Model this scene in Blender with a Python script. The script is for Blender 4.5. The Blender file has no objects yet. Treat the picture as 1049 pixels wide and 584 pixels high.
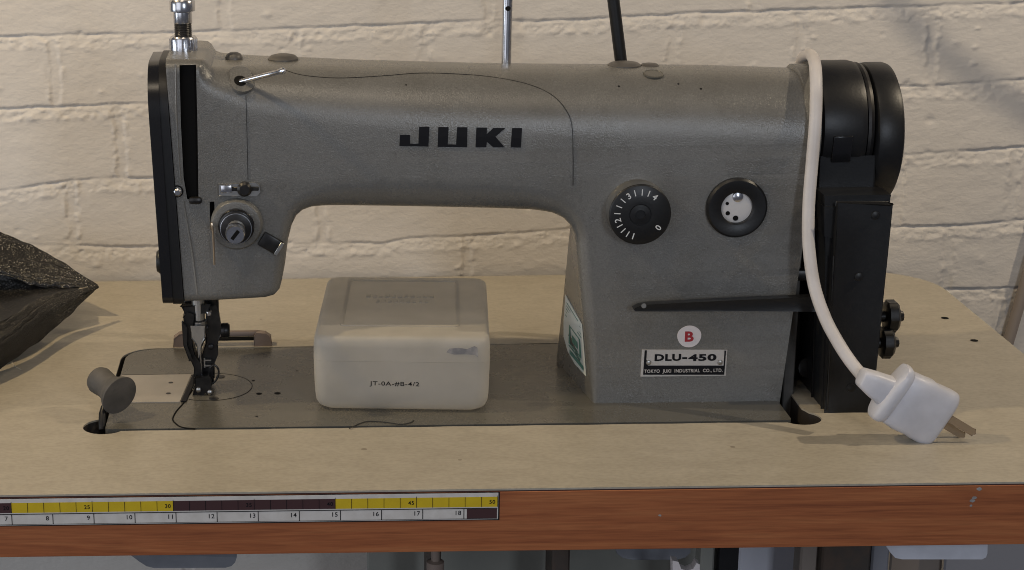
import bpy, bmesh, math, random
import numpy as np
from mathutils import Vector, Matrix
from mathutils.bvhtree import BVHTree
from mathutils.geometry import tessellate_polygon
random.seed(4)
S = 0.001                      # everything below is written in millimetres
sc = bpy.context.scene
COL = sc.collection

# ------------------------------------------------------------------ camera fit
cx, f, Cx, Cy, Cz = 298.4, 1897.55, 84.107, -1062.393, 434.42
yaw, pit, rol = -.0086, .2772, .0164
fw = Vector((math.sin(yaw)*math.cos(pit), math.cos(yaw)*math.cos(pit), -math.sin(pit)))
rt = Vector((math.cos(yaw), -math.sin(yaw), 0)); dn = fw.cross(rt)
R2 = rt*math.cos(rol) + dn*math.sin(rol); D2 = dn*math.cos(rol) - rt*math.sin(rol)
CAM = Vector((Cx, Cy, Cz))

def ray(px, py): return fw + R2*((px-cx)/f) + D2*((py-292)/f)
def onY(px, py, Y):
    d = ray(px, py); return CAM + d*((Y-Cy)/d.y)
def onZ(px, py, Z):
    d = ray(px, py); return CAM + d*((Z-Cz)/d.z)

# ------------------------------------------------------------------ materials
def mat(name, base, rough=.5, metal=0., spec=.5, noise=None, bump=None, coat=0., sss=0., trans=0.):
    """noise=(scale, amount, second colour) ; bump=(scale, strength, distance)"""
    m = bpy.data.materials.new(name); m.use_nodes = True
    nt = m.node_tree; N = nt.nodes; L = nt.links
    b = N['Principled BSDF']
    b.inputs['Base Color'].default_value = (*base, 1)
    b.inputs['Roughness'].default_value = rough
    b.inputs['Metallic'].default_value = metal
    b.inputs['Specular IOR Level'].default_value = spec
    b.inputs['Coat Weight'].default_value = coat
    b.inputs['Transmission Weight'].default_value = trans
    if sss:
        b.inputs['Subsurface Weight'].default_value = sss
        b.inputs['Subsurface Radius'].default_value = (1, .9, .7)
        b.inputs['Subsurface Scale'].default_value = .02
    tc = N.new('ShaderNodeTexCoord')
    if noise:
        n = N.new('ShaderNodeTexNoise'); n.inputs['Scale'].default_value = noise[0]; n.inputs['Detail'].default_value = 6
        L.new(tc.outputs['Object'], n.inputs['Vector'])
        r = N.new('ShaderNodeValToRGB'); r.color_ramp.elements[0].position = .35; r.color_ramp.elements[1].position = .7
        L.new(n.outputs['Fac'], r.inputs['Fac'])
        mx = N.new('ShaderNodeMix'); mx.data_type = 'RGBA'
        mx.inputs[6].default_value = (*base, 1); mx.inputs[7].default_value = (*noise[2], 1)
        mu = N.new('ShaderNodeMath'); mu.operation = 'MULTIPLY'; mu.inputs[1].default_value = noise[1]
        L.new(r.outputs['Color'], mu.inputs[0]); L.new(mu.outputs[0], mx.inputs[0])
        L.new(mx.outputs[2], b.inputs['Base Color'])
        m['mix'] = mx.name
    if bump:
        n2 = N.new('ShaderNodeTexNoise'); n2.inputs['Scale'].default_value = bump[0]; n2.inputs['Detail'].default_value = 3
        L.new(tc.outputs['Object'], n2.inputs['Vector'])
        bp = N.new('ShaderNodeBump'); bp.inputs['Strength'].default_value = bump[1]; bp.inputs['Distance'].default_value = bump[2]
        L.new(n2.outputs['Fac'], bp.inputs['Height']); L.new(bp.outputs['Normal'], b.inputs['Normal'])
    return m

M = {}
M['paint'] = mat('hammered_grey_paint', (.130, .126, .116), .30, .1, .6, (950, .75, (.186, .181, .167)), (1300, .45, .0005))
def wear(m, amount=.35):
    # slow variation of gloss and faint handling stains over an old enamel
    nt = m.node_tree; N = nt.nodes; L = nt.links; b = N['Principled BSDF']
    tc = N.new('ShaderNodeTexCoord'); n = N.new('ShaderNodeTexNoise'); n.inputs['Scale'].default_value = 17; n.inputs['Detail'].default_value = 7; n.inputs['Roughness'].default_value = .65
    L.new(tc.outputs['Object'], n.inputs['Vector'])
    mr = N.new('ShaderNodeMapRange'); mr.inputs[1].default_value = .3; mr.inputs[2].default_value = .7; mr.inputs[3].default_value = .20; mr.inputs[4].default_value = .34
    L.new(n.outputs['Fac'], mr.inputs[0]); L.new(mr.outputs[0], b.inputs['Roughness'])
    mx = N.new('ShaderNodeMix'); mx.data_type = 'RGBA'; mx.blend_type = 'MULTIPLY'; mx.inputs[0].default_value = amount
    cr = N.new('ShaderNodeValToRGB'); cr.color_ramp.elements[0].position = .32; cr.color_ramp.elements[0].color = (.62, .58, .52, 1); cr.color_ramp.elements[1].position = .58
    L.new(n.outputs['Fac'], cr.inputs[0]); L.new(N[m['mix']].outputs[2], mx.inputs[6]); L.new(cr.outputs[0], mx.inputs[7]); L.new(mx.outputs[2], b.inputs['Base Color'])
wear(M['paint'])
M['bed'] = mat('worn_grey_paint', (.108, .103, .088), .34, .2, .55, (900, .5, (.135, .128, .110)), (900, .2, .0003)); wear(M['bed'], .5)
M['plate'] = mat('worn_steel_plate', (.40, .37, .33), .42, .4, .5, (60, .5, (.32, .295, .26)), (500, .15, .0003))
M['black'] = mat('satin_black_paint', (.008, .008, .0085), .40, 0, .35, (300, .4, (.014, .014, .014)), (600, .2, .0003))
M['gloss'] = mat('gloss_black_paint', (.009, .009, .010), .22, 0, .5)
M['core'] = mat('dark_core_board', (.022, .016, .012), .8)
M['cap'] = mat('dull_cap_metal', (.085, .078, .070), .45, .2, .5, (200, .5, (.12, .11, .10)))
M['lilac'] = mat('pale_lilac_panel', (.66, .66, .72), .5, 0, .5, (14, .4, (.58, .58, .63)))
M['dark'] = mat('dark_cavity', (.005, .0045, .004), .8, 0, .15)
M['wine'] = mat('edge_shadow_line', (.035, .010, .009), .6)
M['oxide'] = mat('blackened_steel', (.022, .021, .021), .38, .7, .5, (200, .6, (.05, .048, .045)))
M['chrome'] = mat('chromed_steel', (.62, .62, .64), .24, 1, .5, (150, .5, (.45, .44, .43)))
M['steel'] = mat('brushed_steel', (.42, .41, .39), .38, 1, .5, (200, .5, (.3, .29, .27)))
M['ink'] = mat('black_ink', (.004, .004, .006), .6, 0, .2)
M['silver'] = mat('silver_print', (.50, .47, .44), .4, .35)
M['white'] = mat('white_plastic', (.54, .54, .58), .42, 0, .5, (70, .7, (.43, .43, .46)), (250, .15, .0004))
M['cord'] = mat('white_cord_sleeve', (.54, .51, .495), .5, 0, .4, (60, .6, (.43, .40, .38)))
M['disc'] = mat('white_sight_glass', (.66, .62, .58), .25, 0, .6)
M['label'] = mat('white_sticker', (.66, .60, .58), .5)
M['red'] = mat('red_print', (.33, .012, .020), .5)
M['green'] = mat('green_print', (.07, .21, .17), .5)
M['paper'] = mat('pale_green_sticker', (.70, .74, .70), .45, 0, .5, (200, .5, (.62, .68, .64)))
M['rubber'] = mat('grey_rubber', (.066, .062, .056), .72, 0, .35, (90, .7, (.115, .105, .095)), (400, .4, .0005))
M['brown'] = mat('brown_plastic', (.20, .150, .122), .5, 0, .5, (60, .5, (.24, .185, .15)))
M['yellow'] = mat('yellow_print', (.60, .42, .010), .5, 0, .4, (120, .5, (.50, .34, .01)))
M['maroon'] = mat('maroon_print', (.050, .017, .017), .5)
M['tape'] = mat('white_tape', (.62, .58, .53), .5, 0, .4, (120, .6, (.46, .42, .37)))
M['digit'] = mat('white_print', (.62, .62, .6), .5)
M['post'] = mat('green_grey_steel', (.20, .20, .175), .5, 0, .5, (40, .5, (.24, .235, .205)))
M['rust'] = mat('rusty_dark_steel', (.060, .050, .042), .6, .2, .5, (90, .7, (.10, .065, .045)))
M['motor'] = mat('grey_motor_paint', (.24, .24, .26), .4)
M['tray'] = mat('dark_grey_plastic', (.12, .125, .14), .45, 0, .5, (80, .5, (.17, .172, .185)))
M['floor'] = mat('grey_floor_paint', (.20, .19, .18), .6, 0, .5, (12, .5, (.15, .145, .14)))
M['wood_rod'] = mat('weathered_rod', (.24, .20, .17), .6)
M['thread'] = mat('pale_thread', (.35, .31, .24), .8)
M['dthread'] = mat('dark_thread', (.03, .028, .024), .8)
M['brass'] = mat('nickel_brass', (.34, .265, .185), .25, .6)

def laminate():
    m = mat('beige_laminate', (.430, .345, .225), .38, 0, .42)
    nt = m.node_tree; N = nt.nodes; L = nt.links; b = N['Principled BSDF']
    tc = N.new('ShaderNodeTexCoord')
    mp = N.new('ShaderNodeMapping'); mp.inputs['Scale'].default_value = (24, 46, 24); L.new(tc.outputs['Object'], mp.inputs[0])
    n = N.new('ShaderNodeTexNoise'); n.inputs['Scale'].default_value = 1.4; n.inputs['Detail'].default_value = 9; n.inputs['Roughness'].default_value = .66
    n.inputs['Distortion'].default_value = .8
    L.new(mp.outputs[0], n.inputs['Vector'])
    r = N.new('ShaderNodeValToRGB')
    r.color_ramp.elements[0].position = .30; r.color_ramp.elements[0].color = (.322, .288, .230, 1)
    r.color_ramp.elements[1].position = .72; r.color_ramp.elements[1].color = (.390, .354, .288, 1)
    L.new(n.outputs['Fac'], r.inputs['Fac'])
    mp2 = N.new('ShaderNodeMapping'); mp2.inputs['Scale'].default_value = (160, 260, 160); L.new(tc.outputs['Object'], mp2.inputs[0])
    n2 = N.new('ShaderNodeTexNoise'); n2.inputs['Scale'].default_value = 1.5; n2.inputs['Detail'].default_value = 5
    L.new(mp2.outputs[0], n2.inputs['Vector'])
    r2 = N.new('ShaderNodeValToRGB'); r2.color_ramp.elements[0].position = .3; r2.color_ramp.elements[0].color = (.88, .87, .855, 1)
    r2.color_ramp.elements[1].position = .62; r2.color_ramp.elements[1].color = (1.04, 1.03, 1.0, 1)
    L.new(n2.outputs['Fac'], r2.inputs['Fac'])
    mx = N.new('ShaderNodeMix'); mx.data_type = 'RGBA'; mx.blend_type = 'MULTIPLY'; mx.inputs[0].default_value = 1
    L.new(r.outputs[0], mx.inputs[6]); L.new(r2.outputs[0], mx.inputs[7])
    # a few grubby specks
    v = N.new('ShaderNodeTexVoronoi'); v.inputs['Scale'].default_value = 16; L.new(tc.outputs['Object'], v.inputs['Vector'])
    lt = N.new('ShaderNodeMath'); lt.operation = 'LESS_THAN'; lt.inputs[1].default_value = .036; L.new(v.outputs['Distance'], lt.inputs[0])
    m3 = N.new('ShaderNodeMix'); m3.data_type = 'RGBA'; m3.inputs[7].default_value = (.13, .10, .07, 1)
    mu = N.new('ShaderNodeMath'); mu.operation = 'MULTIPLY'; mu.inputs[1].default_value = .6; L.new(lt.outputs[0], mu.inputs[0])
    L.new(mu.outputs[0], m3.inputs[0]); L.new(mx.outputs[2], m3.inputs[6])
    L.new(m3.outputs[2], b.inputs['Base Color'])
    n3 = N.new('ShaderNodeTexNoise'); n3.inputs['Scale'].default_value = 260; L.new(tc.outputs['Object'], n3.inputs['Vector'])
    bp = N.new('ShaderNodeBump'); bp.inputs['Strength'].default_value = .12; bp.inputs['Distance'].default_value = .0004
    L.new(n3.outputs['Fac'], bp.inputs['Height']); L.new(bp.outputs[0], b.inputs['Normal'])
    return m
M['laminate'] = laminate()

def wood():
    m = mat('red_brown_wood', (.2, .07, .03), .42, 0, .4)
    nt = m.node_tree; N = nt.nodes; L = nt.links; b = N['Principled BSDF']
    tc = N.new('ShaderNodeTexCoord')
    mp = N.new('ShaderNodeMapping'); mp.inputs['Scale'].default_value = (5, 40, 120); L.new(tc.outputs['Object'], mp.inputs[0])
    n = N.new('ShaderNodeTexNoise'); n.inputs['Scale'].default_value = 1.; n.inputs['Detail'].default_value = 8; n.inputs['Distortion'].default_value = 1.4
    n.inputs['Roughness'].default_value = .6
    L.new(mp.outputs[0], n.inputs['Vector'])
    r = N.new('ShaderNodeValToRGB'); e = r.color_ramp.elements
    e[0].position = .30; e[0].color = (.225, .066, .024, 1); e[1].position = .70; e[1].color = (.42, .152, .055, 1)
    k = e.new(.48); k.color = (.335, .106, .037, 1)
    L.new(n.outputs['Fac'], r.inputs['Fac'])
    mp2 = N.new('ShaderNodeMapping'); mp2.inputs['Scale'].default_value = (40, 60, 900); L.new(tc.outputs['Object'], mp2.inputs[0])
    n2 = N.new('ShaderNodeTexNoise'); n2.inputs['Scale'].default_value = 1.; n2.inputs['Detail'].default_value = 3; L.new(mp2.outputs[0], n2.inputs['Vector'])
    r2 = N.new('ShaderNodeValToRGB'); r2.color_ramp.elements[0].position = .3; r2.color_ramp.elements[0].color = (.72, .72, .72, 1)
    r2.color_ramp.elements[1].position = .6
    L.new(n2.outputs['Fac'], r2.inputs['Fac'])
    mx = N.new('ShaderNodeMix'); mx.data_type = 'RGBA'; mx.blend_type = 'MULTIPLY'; mx.inputs[0].default_value = .8
    L.new(r.outputs[0], mx.inputs[6]); L.new(r2.outputs[0], mx.inputs[7]); L.new(mx.outputs[2], b.inputs['Base Color'])
    return m
M['wood'] = wood()

def wallmat():
    m = mat('cream_wall_paint', (.575, .535, .485), .55, 0, .35, (9, .5, (.535, .495, .445)))
    nt = m.node_tree; N = nt.nodes; L = nt.links; b = N['Principled BSDF']
    tc = N.new('ShaderNodeTexCoord')
    mp = N.new('ShaderNodeMapping'); mp.inputs['Scale'].default_value = (260, 260, 420); L.new(tc.outputs['Object'], mp.inputs[0])
    n = N.new('ShaderNodeTexNoise'); n.inputs['Scale'].default_value = 1; n.inputs['Detail'].default_value = 6; L.new(mp.outputs[0], n.inputs['Vector'])
    bp = N.new('ShaderNodeBump'); bp.inputs['Strength'].default_value = .3; bp.inputs['Distance'].default_value = .0012
    L.new(n.outputs['Fac'], bp.inputs['Height']); L.new(bp.outputs[0], b.inputs['Normal'])
    return m
M['wall'] = wallmat()

def boxplastic():
    m = mat('frosted_plastic', (.64, .60, .53), .40, 0, .45, (40, .8, (.50, .47, .41)), (120, .15, .0006), 0, 0, 0)
    return m
M['frost'] = boxplastic()
def seethrough(m, t):
    nt = m.node_tree; N = nt.nodes; L = nt.links; b = N['Principled BSDF']; o = N['Material Output']
    tr = N.new('ShaderNodeBsdfTransparent'); tr.inputs[0].default_value = (.98, .97, .94, 1)
    tl = N.new('ShaderNodeBsdfTranslucent'); tl.inputs[0].default_value = (.82, .79, .73, 1)
    a = N.new('ShaderNodeMixShader'); a.inputs[0].default_value = t; c = N.new('ShaderNodeMixShader'); c.inputs[0].default_value = .35
    L.new(b.outputs[0], c.inputs[1]); L.new(tl.outputs[0], c.inputs[2]); L.new(c.outputs[0], a.inputs[1]); L.new(tr.outputs[0], a.inputs[2]); L.new(a.outputs[0], o.inputs[0])
seethrough(M['frost'], .30)
M['smudge'] = mat('grey_smudge', (.17, .165, .17), .5, 0, .3, (130, .8, (.42, .39, .35)))

def bagmat(name, scale, lo, hi, rough, p0, p1):
    m = mat(name, lo, rough, 0, .3)
    nt = m.node_tree; N = nt.nodes; L = nt.links; b = N['Principled BSDF']
    tc = N.new('ShaderNodeTexCoord')
    mp = N.new('ShaderNodeMapping'); mp.inputs['Rotation'].default_value = (.3, .5, .6); L.new(tc.outputs['Object'], mp.inputs[0])
    v = N.new('ShaderNodeTexVoronoi'); v.inputs['Scale'].default_value = scale; v.inputs['Randomness'].default_value = .8; L.new(mp.outputs[0], v.inputs['Vector'])
    r = N.new('ShaderNodeValToRGB'); r.color_ramp.elements[0].position = p0; r.color_ramp.elements[0].color = (*hi, 1)  # pale weave specks, with the sparkle painted into the base colour
    r.color_ramp.elements[1].position = p1; r.color_ramp.elements[1].color = (*lo, 1)
    L.new(v.outputs['Distance'], r.inputs[0]); L.new(r.outputs[0], b.inputs['Base Color'])
    bp = N.new('ShaderNodeBump'); bp.inputs['Strength'].default_value = .7; bp.inputs['Distance'].default_value = .0008; bp.invert = True
    L.new(v.outputs['Distance'], bp.inputs['Height']); L.new(bp.outputs[0], b.inputs['Normal'])
    return m
M['bag'] = bagmat('black_woven_fabric', 800, (.016, .0145, .012), (.24, .215, .18), .6, .10, .36)
M['bag_net'] = bagmat('black_net_fabric', 480, (.010, .009, .008), (.42, .38, .32), .38, .08, .26)
M['bag_in'] = bagmat('black_net_lining', 420, (.006, .0055, .005), (.14, .12, .10), .5, .08, .26)

# ------------------------------------------------------------------ object helpers
def link(name, bm, material, parent=None, smooth=40, scale=S):
    bmesh.ops.recalc_face_normals(bm, faces=bm.faces)
    me = bpy.data.meshes.new(name)
    bm.to_mesh(me); bm.free()
    me.transform(Matrix.Scale(scale, 4))
    if smooth:
        for p in me.polygons: p.use_smooth = True
        me.set_sharp_from_angle(angle=math.radians(smooth))
    o = bpy.data.objects.new(name, me); COL.objects.link(o)
    if material is not None: me.materials.append(material)
    if parent is not None:
        o.parent = parent
        o.matrix_parent_inverse = Matrix.Translation(-world_loc(parent))
    return o
def world_loc(o):
    # meshes are stored in world coordinates, so only the Empty at a thing's base carries an offset
    return Vector(o.location) if o.parent is None else Vector((0, 0, 0))
def tag(o, label=None, cat=None, group=None, kind=None):
    if label: o['label'] = label
    if cat: o['category'] = cat
    if group: o['group'] = group
    if kind: o['kind'] = kind
    return o
def thing(name, loc, label, cat, group=None):
    o = bpy.data.objects.new(name, None); COL.objects.link(o); o.location = Vector(loc)*S
    o.empty_display_size = .02
    return tag(o, label, cat, group)

def box(bm, x0, x1, y0, y1, z0, z1, bev=0., seg=2, mtx=None):
    r = bmesh.ops.create_cube(bm, size=1)
    vs = r['verts']
    for v in vs:
        v.co = Vector((x0+(v.co.x+.5)*(x1-x0), y0+(v.co.y+.5)*(y1-y0), z0+(v.co.z+.5)*(z1-z0)))
    if bev:
        es = list({e for v in vs for e in v.link_edges})
        b = bmesh.ops.bevel(bm, geom=es, offset=bev, segments=seg, profile=.5, affect='EDGES')
        vs = list({v for fc in b['faces'] for v in fc.verts} | {v for v in vs if v.is_valid})
    if mtx is not None:
        for v in vs: v.co = mtx @ v.co
    return vs
def frame_from_axis(o, a, up=Vector((0, 0, 1))):
    a = Vector(a).normalized()
    if abs(a.dot(up)) > .95: up = Vector((0, 1, 0))
    x = up.cross(a).normalized(); y = a.cross(x)
    m = Matrix((x, y, a)).transposed().to_4x4(); m.translation = Vector(o); return m
def lathe(bm, o, axis, prof, seg=40, caps=True):
    """prof = [(radius, distance along axis)]"""
    m = frame_from_axis(o, axis); rings = []
    for r, d in prof:
        rings.append([bm.verts.new(m @ Vector((r*math.cos(2*math.pi*i/seg), r*math.sin(2*math.pi*i/seg), d))) for i in range(seg)])
    for a, b in zip(rings, rings[1:]):
        for i in range(seg):
            bm.faces.new((a[i], a[(i+1) % seg], b[(i+1) % seg], b[i]))
    if caps:
        bm.faces.new(rings[0]); bm.faces.new(rings[-1])
def tube(bm, pts, rad, seg=10, caps=True, flat=1.):
    pts = [Vector(p) for p in pts]; rings = []
    n = None
    for i, p in enumerate(pts):
        t = (pts[min(i+1, len(pts)-1)]-pts[max(i-1, 0)]).normalized()
        if n is None:
            n = Vector((0, 1, 0)) if abs(t.y) < .8 else Vector((0, 0, 1))
        n = (n - t*n.dot(t)).normalized(); b = t.cross(n)
        r = rad[i] if isinstance(rad, (list, tuple)) else rad
        rings.append([bm.verts.new(p + n*(r*flat*math.cos(2*math.pi*k/seg)) + b*(r*math.sin(2*math.pi*k/seg))) for k in range(seg)])
    for a, b in zip(rings, rings[1:]):
        for k in range(seg): bm.faces.new((a[k], a[(k+1) % seg], b[(k+1) % seg], b[k]))
    if caps: bm.faces.new(rings[0]); bm.faces.new(rings[-1])
def smooth_path(pts, n=8):
    pts = [Vector(p) for p in pts]; out = []
    P = [2*pts[0]-pts[1]]+pts+[2*pts[-1]-pts[-2]]
    for i in range(1, len(P)-2):
        for k in range(n):
            t = k/n; a, b, c, d = P[i-1], P[i], P[i+1], P[i+2]
            out.append(.5*((2*b)+(c-a)*t+(2*a-5*b+4*c-d)*t*t+(-a+3*b-3*c+d)*t**3))
    out.append(pts[-1]); return out
def prism(bm, loops, to3, d0, d1):
    """loops: outer outline and holes in 2D; to3(u,v,d)->3D"""
    flat = [p for l in loops for p in l]
    tris = tessellate_polygon([[Vector((p[0], p[1], 0)) for p in l] for l in loops])
    A = [bm.verts.new(to3(p[0], p[1], d0)) for p in flat]
    B = [bm.verts.new(to3(p[0], p[1], d1)) for p in flat]
    for t in tris:
        try: bm.faces.new([A[i] for i in t]); bm.faces.new([B[i] for i in reversed(t)])
        except ValueError: pass
    k = 0
    for l in loops:
        n = len(l)
        for i in range(n):
            a, b = k+i, k+(i+1) % n
            bm.faces.new((A[a], A[b], B[b], B[a]))
        k += n
def rrect(x0, x1, y0, y1, r, n=6):
    rr = r if isinstance(r, (list, tuple)) else [r]*4
    out = []
    for (X, Y, a0), q in zip(((x1, y1, 0), (x0, y1, 90), (x0, y0, 180), (x1, y0, 270)), rr):
        sx = -1 if X == x1 else 1; sy = -1 if Y == y1 else 1
        if q <= 0: out.append((X, Y)); continue
        for i in range(n+1):
            a = math.radians(a0+90*i/n); out.append((X+sx*q+q*math.cos(a), Y+sy*q+q*math.sin(a)))
    return out
def slab(loops, z0, z1, bev=0):
    bm = bmesh.new(); prism(bm, loops, lambda u, v, d: Vector((u, v, d)), z0, z1); return bm
def XZ(pxs, Y): return [(onY(a, b, Y).x, onY(a, b, Y).z) for a, b in pxs]
def frontslab(bm, outline, y0, y1):
    prism(bm, [outline], lambda u, v, d: Vector((u, d, v)), y0, y1)
def bevel_outline(bm, off, seg=2, ang=30):
    bm.normal_update()
    es = [e for e in bm.edges if len(e.link_faces) == 2 and e.calc_face_angle(0) > math.radians(ang)]
    bmesh.ops.bevel(bm, geom=es, offset=off, segments=seg, profile=.5, affect='EDGES', clamp_overlap=True)

def text_bm(txt, width, height, bold=0., depth=.25):
    """lettering as a bmesh in local x (right), y (up), scaled to fit width x height, centred"""
    c = bpy.data.curves.new('t', 'FONT'); c.body = txt; c.size = 10; c.extrude = .1; c.space_character = 1.1; c.offset = bold; c.resolution_u = 4
    o = bpy.data.objects.new('t', c); COL.objects.link(o)
    dg = bpy.context.evaluated_depsgraph_get(); dg.update()
    me = bpy.data.meshes.new_from_object(o.evaluated_get(dg))
    bm = bmesh.new(); bm.from_mesh(me)
    bpy.data.objects.remove(o); bpy.data.curves.remove(c); bpy.data.meshes.remove(me)
    xs = [v.co.x for v in bm.verts]; ys = [v.co.y for v in bm.verts]
    w = max(xs)-min(xs); h = max(ys)-min(ys); mx = (max(xs)+min(xs))/2; my = (max(ys)+min(ys))/2
    kx = width/w if width else height/h
    ky = height/h
    for v in bm.verts:
        v.co = Vector(((v.co.x-mx)*kx, (v.co.y-my)*ky, (v.co.z/.1)*depth/2))
    return bm
def merge(dst, src, mtx=None):
    mp = {}
    for v in src.verts: mp[v] = dst.verts.new(mtx @ v.co if mtx is not None else v.co)
    for fc in src.faces:
        try: dst.faces.new([mp[v] for v in fc.verts])
        except ValueError: pass
    src.free()
FRONT = Matrix(((1, 0, 0, 0), (0, 0, -1, 0), (0, 1, 0, 0), (0, 0, 0, 1)))     # local xy -> world XZ facing -Y
def at(x, y, z, rot=0.): return Matrix.Translation((x, y, z)) @ FRONT @ Matrix.Rotation(rot, 4, 'Z')

# ------------------------------------------------------------------ wall
def vnoise(x, y, seed):
    rs = np.random.RandomState(seed); T = rs.rand(256, 256)
    xi = np.floor(x).astype(int); yi = np.floor(y).astype(int); fx = x-xi; fy = y-yi
    fx = fx*fx*(3-2*fx); fy = fy*fy*(3-2*fy)
    g = lambda a, b: T[a % 256, b % 256]
    return (g(xi, yi)*(1-fx)+g(xi+1, yi)*fx)*(1-fy)+(g(xi, yi+1)*(1-fx)+g(xi+1, yi+1)*fx)*fy
def fbm(x, y, seed, o=4):
    s = 0; a = .5
    for k in range(o): s = s+a*(vnoise(x*2**k, y*2**k, seed+k)-.5); a *= .55
    return s
WY = 492.
def build_wall():
    def W(px, py): p = onY(px, py, WY); return p.x, p.z
    rows_px = [[(0, -36), (500, -54), (1049, -74)],
               [(0, 37), (150, 33), (300, 28.5), (500, 20), (560, 21), (700, 13), (860, 8), (1049, 2)],
               [(0, 111), (90, 107), (150, 105), (500, 98), (930, 88), (990, 85), (1049, 80)],
               [(0, 195), (60, 186), (110, 181), (155, 182), (500, 172), (930, 158), (1049, 150)],
               [(0, 248), (80, 251), (150, 252), (300, 249), (395, 248), (420, 243), (500, 240), (590, 233), (905, 231), (985, 231), (1049, 224)],
               [(0, 325), (500, 312), (968, 296), (1049, 294)],
               [(0, 398), (1049, 368)], [(0, 470), (1049, 440)], [(0, 542), (1049, 512)], [(0, 614), (1049, 586)], [(0, 690), (1049, 660)]]
    vj_px = [[-40, 230, 500, 773, 1035], [55, 303, 436, 690, 820, 955, 1200], [-130, 123, 381, 640, 900, 1160],
             [-180, 74, 330, 590, 800, 921, 1038], [-70, 200, 477, 720, 972, 1230], [60, 330, 600, 860, 1022, 1140],
             [-60, 190, 450, 710, 970], [60, 320, 580, 840, 1100], [-60, 190, 450, 710, 970], [60, 320, 580, 840, 1100]]
    xs = np.concatenate([np.linspace(-520, -212, 60), np.linspace(-210, 735, 790), np.linspace(740, 1150, 80)])
    zs = np.concatenate([np.linspace(-780, -330, 30), np.linspace(-326, -112, 110), np.linspace(-110, 262, 330), np.linspace(264, 560, 70)])
    X, Z = np.meshgrid(xs, zs, indexing='ij')
    nz = fbm(X/16, Z/60, 11, 4)*5 + fbm(X/4, Z/20, 15, 3)*2.2
    D = np.zeros_like(X)                         # positive = proud of the wall plane
    D += fbm(X/90, Z/45, 21, 3)*.8 + fbm(X/20, Z/10, 31, 5)*.75 + fbm(X/5, Z/3.4, 35, 4)*.36
    lump = fbm(X/7, Z/5, 41, 4)
    zr = []
    for r in rows_px:
        q = [W(*p) for p in r]; qx = [a for a, b in q]; qz = [b for a, b in q]
        sl0 = (qz[-1]-qz[0])/(qx[-1]-qx[0])
        z = np.interp(X, qx, qz); z = np.where(X < qx[0], qz[0]+(X-qx[0])*sl0, z); z = np.where(X > qx[-1], qz[-1]+(X-qx[-1])*sl0, z)
        zr.append(z)
    rec = np.zeros_like(X)
    strength = np.clip(1.9*(vnoise(X/48, Z/25, 77)*.6+vnoise(X/13, Z/20, 78)*.4)-.15, .3, 1.25)
    for z in zr:
        t = (z+nz*.45)-Z
        step = np.clip((t+.8)/1.5, 0, 1); width = 10.0+3*vnoise(X/30, Z/50, 5)
        band = step*(1-np.clip((t-.8)/2.6, 0, 1)*.72)*(1-np.clip((t-3.5)/(width-3.5), 0, 1))*(t < width)
        rec = np.maximum(rec, band*1.6*strength)
        # a soft lip of thick paint under the joint
        lip = np.exp(-((t-width+.5)/3)**2)
        crack = np.abs(fbm(X/11, Z/5, 61, 4)); D += lip*(lump*2.3+.3) + np.exp(-((t-5.5)/4.5)**2)*(lump*2.2-np.clip(.05-crack, 0, 1)*14)
    for k in range(len(zr)-1):
        hi, lo = zr[k]-6, zr[k+1]
        m = (Z < hi+4) & (Z > lo-1)
        for px in vj_px[k]:
            pz = float(np.interp(0, [0], [0]))
            ymid = (rows_px[k][0][1]+rows_px[k+1][0][1])/2
            xj = onY(px, ymid-.03*px, WY).x
            t = X-xj-fbm(Z/12, X/200, 50+k*7, 3)*7
            w = 5.2+1.5*(vnoise(Z/14, X/300, 60+k)-.5)
            b = np.clip((w-np.abs(t))/2.2, 0, 1)*m
            rec = np.maximum(rec, b*(.45+.8*vnoise(X/9, Z/13, 91)))
            D += np.exp(-((np.abs(t)-w)/2.5)**2)*m*(lump*2.6+.18)
    D = D-rec
    # small dings
    rs = np.random.RandomState(3)
    for _ in range(90):
        x0, z0, r0 = rs.uniform(-230, 750), rs.uniform(-60, 260), rs.uniform(1.6, 4.5)
        g = np.exp(-(((X-x0)**2+((Z-z0)*1.5)**2)/r0**2)); D += g*rs.choice([-1.2, 1.1, .8, -.8])
    Y = WY-D
    nx, nzv = X.shape
    co = np.stack([X, Y, Z], -1).reshape(-1, 3)*S
    idx = np.arange(nx*nzv).reshape(nx, nzv)
    q = np.stack([idx[:-1, :-1], idx[1:, :-1], idx[1:, 1:], idx[:-1, 1:]], -1).reshape(-1, 4)
    me = bpy.data.meshes.new('wall'); me.vertices.add(len(co)); me.vertices.foreach_set('co', co.ravel())
    me.loops.add(q.size); me.loops.foreach_set('vertex_index', q.ravel().astype(np.int32))
    me.polygons.add(len(q)); me.polygons.foreach_set('loop_start', np.arange(0, q.size, 4, dtype=np.int32))
    me.polygons.foreach_set('use_smooth', np.ones(len(q), bool))
    me.update(calc_edges=True); me.validate()
    o = bpy.data.objects.new('wall', me); COL.objects.link(o); me.materials.append(M['wall'])
    tag(o, 'cream painted brick wall with thick lumpy mortar joints behind the table', 'wall', kind='structure')
build_wall()
bm = bmesh.new(); box(bm, -520, 1150, -300, 520, -800, -780)
tag(link('floor', bm, M['floor'], smooth=0), 'grey floor beneath the table', 'floor', kind='structure')

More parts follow.
